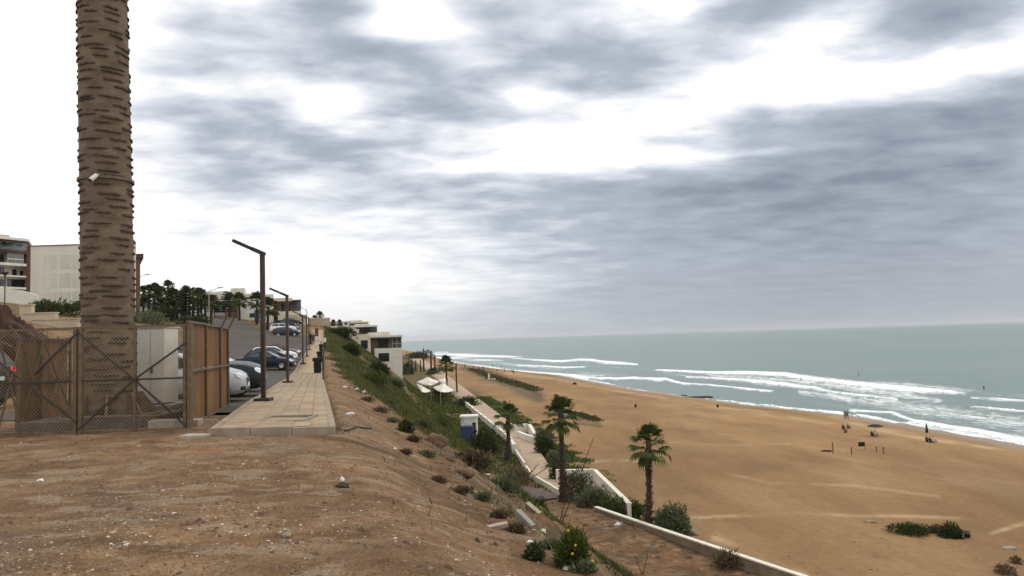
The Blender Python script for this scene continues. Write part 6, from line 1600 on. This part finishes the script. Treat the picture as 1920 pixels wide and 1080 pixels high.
# stones, litter and rubble, each its own thing
def stone(name, label, px, py, w, h, mt, cat, jit=.35, seed=1, lift=.35, depth=.8):
    p = hit(px, py); s = math.hypot(p.x, p.y) / F; W_, H_ = w * s / 2, h * s / 2
    o = blob(name, (0, 0, 0), (W_, W_ * depth, H_), mt, 22, jit * 1.7, seed, lump=1.3); o.location = (p.x, p.y, p.z + H_ * lift); return tag(o, label, cat)
stone('stone', 'single pale-topped stone lying alone on the near dirt', 537, 1004, 17, 12, 'stone_pale', 'stone', .4, 2)
stone('rock', 'dark rock with a white scrap beside it on the gravel patch', 642, 912, 22, 12, 'rock_dark', 'rock', .5, 4)
stone('rock', 'tan boulder on the crumbling lip of the bluff', 815, 838, 44, 34, 'rock', 'rock', .5, 6)
stone('rock', 'lower brown boulder near the bluff lip', 868, 898, 42, 26, 'rock', 'rock', .5, 9)
stone('rock', 'flat brown stone under the tan boulder', 838, 868, 34, 18, 'rock', 'rock', .5, 12)
LT = [(76, 899, 9, 6, 'white scrap of litter at the left of the near dirt'), (655, 779, 18, 6, 'flat white scrap beside the pavement'), (683, 737, 9, 8, 'white plastic scrap higher up beside the pavement'), (670, 732, 7, 5, 'small white scrap on the dirt strip'), (646, 727, 9, 4, 'thin white scrap near the second lamp'), (642, 899, 7, 9, 'tiny white scrap by the dark rock'), (740, 841, 8, 5, 'white scrap beside the dry weeds'),
      (995, 1020, 13, 9, 'bright white plastic lump on the bluff edge'), (1062, 1070, 11, 12, 'crumpled white paper at the bottom of the bluff edge'), (1019, 1001, 10, 9, 'white bag at the foot of the grey kerb piece'), (1030, 1003, 9, 8, 'second white bag beside the grey kerb piece'), (948, 935, 14, 10, 'white crumpled plastic beside the grey scrub'), (835, 841, 12, 8, 'pale plastic caught on the bluff lip'), (915, 893, 8, 6, 'white scrap on the lower bluff'), (762, 776, 9, 5, 'white scrap in the grass shoulder'), (1240, 977, 14, 5, 'white board scrap by the hedge'), (1158, 983, 12, 6, 'pale stone-like lump on the brown terrace')]
for i, (px, py, w, h, lb) in enumerate(LT): stone('litter', lb, px, py, w, h, 'litter', 'litter', .6, 20 + i, .2)
def rubble(label, px, py, size, rot, tilt, mt='concrete'):
    p = hit(px, py); s = math.hypot(p.x, p.y) / F
    m = MB(); m.box((0, 0, 0), (size[0] * s, size[1] * s, size[2] * s)); o = m.build('concrete_kerb', MAT[mt], None, bevel=.03 * size[2] * s); o.location = (p.x, p.y, p.z + size[2] * s * .35); o.rotation_euler = (tilt[0], tilt[1], rot); return tag(o, label, 'rubble')
rubble('long grey kerb piece tipped on the bluff edge', 985, 985, (56, 10, 18), R(-58), (R(4), R(20)))
rubble('shorter grey kerb piece lying behind the long one', 1000, 962, (38, 9, 15), R(-50), (R(10), R(22)), 'stone_pale')
rubble('broken grey kerb half sunk in the soil', 930, 918, (60, 10, 10), R(-50), (R(4), R(16)))
rubble('short broken kerb stone on the slope', 905, 895, (28, 10, 10), R(-40), (R(-6), R(14)), 'stone_pale')
rubble('weathered plank with a dark underside lying on the bluff', 928, 992, (48, 14, 7), R(8), (R(6), R(-8)), 'stone_pale')
p = plane(1000, 925, -12.4)
m = MB(); m.prism([(plane(a, b_, -12.42).x, plane(a, b_, -12.42).y) for a, b_ in ((960, 935), (1000, 940), (1045, 934), (1040, 927), (1010, 918), (985, 912), (965, 922))], -12.6, -12.36); o = m.build('concrete_apron', MAT['concrete_dark']); tag(o, 'broken dark grey apron below the promenade kerb', 'slab')
p = hit(660, 808); m = MB()
pp_ = [hit(632 + 8 * k, 806 + 2 * math.sin(k * .9) - k * .1) + Vector((0, 0, .015)) for k in range(9)]
m.tube(pp_, .022, 5); o = m.build('black_pipe', MAT['black_plastic']); tag(o, 'black hose end sticking out by the pavement corner', 'hose')

# ------------------------------------------------------------------ beach things
def at_sand(px, py): return hit(px, py)
for (px, yb, yt, lb) in ((1562, 850, 830, 'leftmost thin stake in the sand'), (1597, 853, 838, 'second thin stake in the sand'), (1644, 848, 838, 'short thin stake right of the dark flag'), (1657, 852, 838, 'rightmost thin stake in the sand')):
    p = at_sand(px, yb); h = (yb - yt) * p.y / F; m = MB(); m.tube([(p.x, p.y, p.z - .3), (p.x, p.y, p.z + h)], .09, 6); o = m.build('stake', MAT['wood']); tag(o, lb, 'stake', 'stakes on the beach')
p = at_sand(1622, 843); r_ = thing('beach_flag', 'small dark flag board on a stick among the stakes', 'flag', p)
m = MB(); m.tube([(p.x, p.y, p.z - .2), (p.x, p.y, p.z + 1.1)], .05, 6); m.build('stick', MAT['wood'], r_)
m = MB(); m.box((p.x - .45, p.y, p.z + .75), (.9, .05, .6)); m.build('cloth', MAT['cloth_black'], r_)
p = at_sand(1640, 818); r_ = thing('beach_parasol', 'dark parasol over the seated group near the water', 'parasol', p)
hh = 1.9; m = MB(); m.tube([(p.x + .2, p.y, p.z - .2), (p.x + .2, p.y, p.z + hh)], .035, 6); m.build('pole', MAT['galv'], r_)
m = MB(); m.lathe([(1.25, -.30), (1.0, -.16), (.5, 0), (.02, .05), (.5, -.03), (1.0, -.19), (1.24, -.33)], 16, (p.x + .2, p.y, p.z + hh)); m.build('canopy', MAT['cloth_navy'], r_)
stone('reef', 'dark rock ledge lying in the shallows', 1312, 746, 44, 6, 'rock_dark', 'rock', .5, 41, .2, .5); stone('reef', 'small dark rock left of the ledge in the shallows', 1282, 742, 12, 3, 'rock_dark', 'rock', .5, 42, .2, .5)
stone('boulder', 'dark boulder lump on the waterline far along the beach', 1078, 721, 8, 6, 'rock_dark', 'rock', .5, 44, .3)
stone('driftwood', 'pale flat driftwood at the left of the beach scrub', 1632, 980, 20, 5, 'stone_pale', 'driftwood', .5, 45, .2, .3); stone('driftwood', 'pale log at the right edge of the sand', 1890, 1030, 26, 7, 'stone_pale', 'driftwood', .4, 46, .2, .3); stone('seaweed', 'dark heap at the foot of the leftmost stake', 1548, 846, 18, 6, 'rock_dark', 'seaweed heap', .5, 47, .1, .5)
stone('rubbish_heap', 'grey and white rubbish heap at the end of the round bush', 1300, 1003, 18, 18, 'stone_pale', 'rubbish', .6, 48, .3)
p = at_sand(1814, 1008); r_ = thing('barrel', 'small black barrel right of the dark beach bush', 'barrel', p)
m = MB(); s = p.y / F; m.lathe([(0, 0), (5 * s, 0), (5.6 * s, 6 * s), (5 * s, 12 * s), (4 * s, 12 * s), (0, 11.5 * s)], 14, (p.x, p.y, p.z)); m.build('body', MAT['black_plastic'], r_, smooth=True)
m = MB(); m.lathe([(5.5 * s, 9 * s), (5.8 * s, 9 * s), (5.8 * s, 10 * s), (5.4 * s, 10 * s)], 14, (p.x, p.y, p.z)); m.build('rim', MAT['galv'], r_)
p = at_sand(917, 712); r_ = thing('lifeguard_post', 'tiny white post on a base on the far sand', 'post', p)
m = MB(); m.box((p.x, p.y, p.z + 1.1), (.7, .7, 2.3)); m.build('post', MAT['white_paint'], r_); m = MB(); m.box((p.x + 1.2, p.y, p.z + .15), (2.4, .8, .35)); m.build('base', MAT['white_paint'], r_)

# ------------------------------------------------------------------ people
def cap(bm_v, bm_f, p, q, r0, r1, n=10):
    """one tapered capsule as closed geometry"""
    m = MB(); p, q = Vector(p), Vector(q); d_ = (q - p); L = d_.length; d_ = d_ / max(L, 1e-6)
    pts = []; rs = []
    for k in range(4): a = math.pi / 2 * k / 3; pts.append(p - d_ * r0 * math.cos(a)); rs.append(max(r0 * math.sin(a), .001))
    for k in range(4): a = math.pi / 2 * k / 3; pts.append(q + d_ * r1 * math.sin(a)); rs.append(max(r1 * math.cos(a), .001))
    m.tube(pts, rs, n); b = len(bm_v); bm_v += m.v; bm_f += [tuple(i + b for i in f) for f in m.f]
def body_mesh(pose):
    V = []; F_ = []
    c = lambda *a: cap(V, F_, *a)
    J = {'hip': (0, 0, .92), 'chest': (0, 0, 1.30), 'neck': (0, .01, 1.48), 'head': (0, .03, 1.62)}
    if pose in ('stand', 'robe'): L = {-1: [(-.09, 0, .90), (-.10, .02, .49), (-.10, -.01, .09), (-.10, .13, .04)], 1: [(.09, 0, .90), (.10, .03, .49), (.11, 0, .09), (.12, .14, .04)]}; A = {-1: [(-.19, 0, 1.41), (-.23, .0, 1.12), (-.22, .08, .88)], 1: [(.19, 0, 1.41), (.23, .0, 1.12), (.22, .08, .88)]}
    elif pose == 'walk': L = {-1: [(-.09, 0, .90), (-.10, .20, .52), (-.10, .26, .10), (-.10, .40, .06)], 1: [(.09, 0, .90), (.10, -.04, .50), (.10, -.32, .16), (.10, -.24, .05)]}; A = {-1: [(-.19, 0, 1.41), (-.24, -.12, 1.14), (-.23, -.12, .90)], 1: [(.19, 0, 1.41), (.24, .08, 1.14), (.23, .22, .94)]}
    else:
        J = {'hip': (0, 0, .12), 'chest': (0, -.04, .50), 'neck': (0, -.02, .68), 'head': (0, .02, .82)}
        L = {-1: [(-.10, .02, .12), (-.20, .36, .40), (-.12, .62, .08), (-.13, .76, .05)], 1: [(.10, .02, .12), (.20, .34, .42), (.13, .58, .08), (.14, .72, .05)]}; A = {-1: [(-.19, -.03, .61), (-.26, .08, .36), (-.12, .32, .40)], 1: [(.19, -.03, .61), (.26, .08, .36), (.12, .32, .42)]}
    h_, ch, nk, hd = J['hip'], J['chest'], J['neck'], J['head']
    c((-.07, h_[1], h_[2]), (.07, h_[1], h_[2]), .125, .125); c(h_, ch, .125, .14); c((-.11, ch[1], ch[2] + .06), (.11, ch[1], ch[2] + .06), .085, .085); c(ch, nk, .12, .055); c(nk, hd, .052, .06)
    c((hd[0], hd[1] - .012, hd[2] + .03), (hd[0], hd[1] + .012, hd[2] - .03), .088, .070); c((0, hd[1] + .085, hd[2] - .012), (0, hd[1] + .10, hd[2] - .028), .014, .016)
    for s_ in (-1, 1):
        c((s_ * .088, hd[1] - .01, hd[2] + .01), (s_ * .09, hd[1] - .015, hd[2] - .03), .018, .014)
        a, k, an, to = L[s_]; c(a, k, .092, .062); c(k, an, .062, .042); c(an, to, .045, .036)
        sh, eb, wr = A[s_]; c(sh, eb, .058, .044); c(eb, wr, .043, .030)
        dv_ = (Vector(wr) - Vector(eb)).normalized(); pm = Vector(wr) + dv_ * .075; c(wr, pm, .030, .034)
        sd_ = Vector((0, 1, 0)) if pose != 'sit' else Vector((0, .3, 1)).normalized()
        for f in range(4):
            o_ = sd_ * (.036 - .024 * f); b0 = pm + o_; c(b0, b0 + dv_ * (.045, .05, .046, .036)[f], .0105, .010, 6); b1 = b0 + dv_ * (.045, .05, .046, .036)[f]; c(b1, b1 + (dv_ + Vector((-s_ * .5, 0, 0))).normalized() * .035, .0098, .008, 6)
        th_ = Vector(wr) + dv_ * .03 + sd_ * .03; c(th_, th_ + (dv_ + sd_ * .8).normalized() * .055, .013, .010, 6)
    if pose == 'robe':
        m = MB(); m.tube([(0, 0, .10), (0, 0, .55), (0, 0, .95), (0, 0, 1.15)], [.24, .21, .17, .15], 14); b = len(V); V += m.v; F_ += [tuple(i + b for i in f) for f in m.f]
    me = bpy.data.meshes.new('person_body'); me.from_pydata(V, [], F_)
    o = bpy.data.objects.new('tmp', me); COL.objects.link(o)
    r_ = o.modifiers.new('r', 'REMESH'); r_.mode = 'VOXEL'; r_.voxel_size = .016
    s_ = o.modifiers.new('s', 'SMOOTH'); s_.iterations = 3; s_.factor = .4
    out = bpy.data.meshes.new_from_object(o.evaluated_get(bpy.context.evaluated_depsgraph_get()))
    bpy.data.objects.remove(o)
    out.name = 'body'
    n = len(out.polygons); cen = np.zeros(n * 3); out.polygons.foreach_get('center', cen); cen = cen.reshape(-1, 3)
    mi = np.zeros(n, np.int32); x, y, z_ = np.abs(cen[:, 0]), cen[:, 1], cen[:, 2]
    if pose == 'sit': mi[:] = 1; mi[(z_ > .70) & (x < .14)] = 0; mi[((y > .14) & (z_ < .5)) | (z_ < .20)] = 2; mi[(y > .27) & (z_ > .34) & (x < .165)] = 0; mi[(y > .60) & (z_ < .10)] = 3
    else: mi[:] = 1; mi[z_ > 1.50] = 0; mi[z_ < .94] = 2; mi[(x > .175) & (z_ < .94) & (z_ > .70)] = 0; mi[z_ < .10] = 3
    out.polygons.foreach_set('material_index', mi); out.polygons.foreach_set('use_smooth', np.ones(n, bool)); out.update()
    hm = MB(); hm.ball((hd[0], hd[1] - .022, hd[2] + .035), (.094, .092, .078), 12, 8); hme = hm.mesh('hair', smooth=True)
    return out, hme
BODY = {k: body_mesh(k) for k in ('stand', 'walk', 'robe', 'sit')}
def person(label, loc, rot, pose, top_, low, s=1.0, group=None, shoe='cloth_black', hair='hair'):
    r_ = thing('person', label, 'person', loc, rot, group)
    me = BODY[pose][0].copy()
    for mt_ in ('skin', top_, low, shoe): me.materials.append(MAT[mt_])
    o = link_mesh('body', me, r_); hme = BODY[pose][1].copy(); hme.materials.append(MAT[hair]); h_ = link_mesh('hair', hme, r_)
    r_.scale = (s, s, s); return r_
def pz(px, py): p = hit(px, py); return p
def walkpt(px, Y): p = at(px, 640, Y); return (p.x, p.y, bz(p.x, p.y) + .105)
person('person in black robe walking away on the far pavement, on the left', walkpt(581.5, 107), R(10), 'robe', 'cloth_black', 'cloth_black', 1.05)
person('person in black walking beside the robed one, on the right', walkpt(587.5, 107), R(12), 'walk', 'cloth_black', 'cloth_black', 1.0, shoe='cloth_white')
person('person in pale clothes standing behind the litter bins', walkpt(594, 103), R(160), 'stand', 'cloth_white', 'cloth_white', 1.0)
person('person in a white shirt and dark trousers at the edge of the bluff grass', (lambda p: (p.x, p.y, gz(p.x, p.y)))(at(609, 640, 100)), R(70), 'stand', 'cloth_white', 'cloth_navy', 1.02)
person('seated person in pink beside the white-shirted one', (lambda p: (p.x, p.y, gz(p.x, p.y) + .3))(at(602, 640, 101)), R(-70), 'sit', 'cloth_pink', 'cloth_black', 1.0)
PP = [(1585, 786, 'walk', 'cloth_black', 'cloth_black', -30, 'left one of two people walking at the water edge'), (1589.5, 786, 'walk', 'cloth_grey', 'cloth_black', -20, 'right one of two people walking at the water edge'), (1738, 812, 'robe', 'cloth_black', 'cloth_black', 60, 'person in black standing alone by the foam'),
      (1581, 805, 'sit', 'cloth_black', 'cloth_black', -40, 'person in black sitting at the back of the left beach group'), (1590, 804, 'sit', 'cloth_grey', 'cloth_black', -60, 'person in grey sitting at the right of the left beach group'), (1585, 812, 'sit', 'cloth_red', 'cloth_black', -40, 'person in dark red sitting at the front of the left beach group'),
      (1635, 818, 'sit', 'cloth_black', 'cloth_black', -50, 'person in black sitting under the parasol'), (1640, 818, 'sit', 'cloth_white', 'cloth_black', -60, 'person in white sitting under the parasol'), (1738, 829, 'sit', 'cloth_black', 'cloth_black', -50, 'person in black sitting at the left of the right beach group'), (1744, 830, 'sit', 'cloth_navy', 'cloth_black', -50, 'person in navy sitting in the middle of the right beach group'), (1750, 830, 'sit', 'cloth_white', 'cloth_black', -60, 'person in white sitting at the right of the right beach group'),
      (1346, 764, 'sit', 'cloth_black', 'cloth_black', 0, 'lone dark seated figure left of the two walkers'), (1192, 764, 'sit', 'cloth_black', 'cloth_black', 0, 'lone dark seated figure in the middle of the beach')]
for (px, py, po, a_, b_, rr, lb) in PP: person(lb, pz(px, py), R(rr), po, a_, b_, 1.0)
FARP = ((872, 690), (888, 692), (898, 693), (906, 694), (924, 689), (932, 696), (940, 690), (963, 703), (960, 697), (946, 699))
for k, (px, py) in enumerate(FARP):
    person('%s tiny dark figure from the left on the far sand' % ORDW[sorted(q[0] for q in FARP).index(px)], pz(px, py), R(k * 70), ('stand', 'walk', 'sit')[k % 3], ('cloth_black', 'cloth_navy', 'cloth_red')[k % 3], 'cloth_black', 1.25, 'people on the far sand')
for (px, py, lb) in ((1610, 704, 'swimmer far out beyond the main breaker'), (1502, 714, 'swimmer in the white water of the main breaker'), (1845, 730, 'swimmer near the right edge of the sea')):
    p = plane(px, py, SEA_Z); person(lb, (p.x, p.y, SEA_Z - .75), R(80), 'stand', 'cloth_black', 'cloth_black', 1.1)
# ------------------------------------------------------------------ sea air
hm_ = bpy.data.materials.new('haze'); hm_.use_nodes = True
t = hm_.node_tree; t.nodes.clear()
pv = nd(t, 'ShaderNodeVolumePrincipled', ins={'Color': (.93, .96, 1.0, 1), 'Density': HAZE, 'Anisotropy': 0.1})
o_ = t.nodes.new('ShaderNodeOutputMaterial'); t.links.new(pv.outputs[0], o_.inputs['Volume'])
m = MB(); m.box((0, 0, 12), (33600, 33600, 80)); o = m.build('haze', hm_); tag(o, kind='stuff')
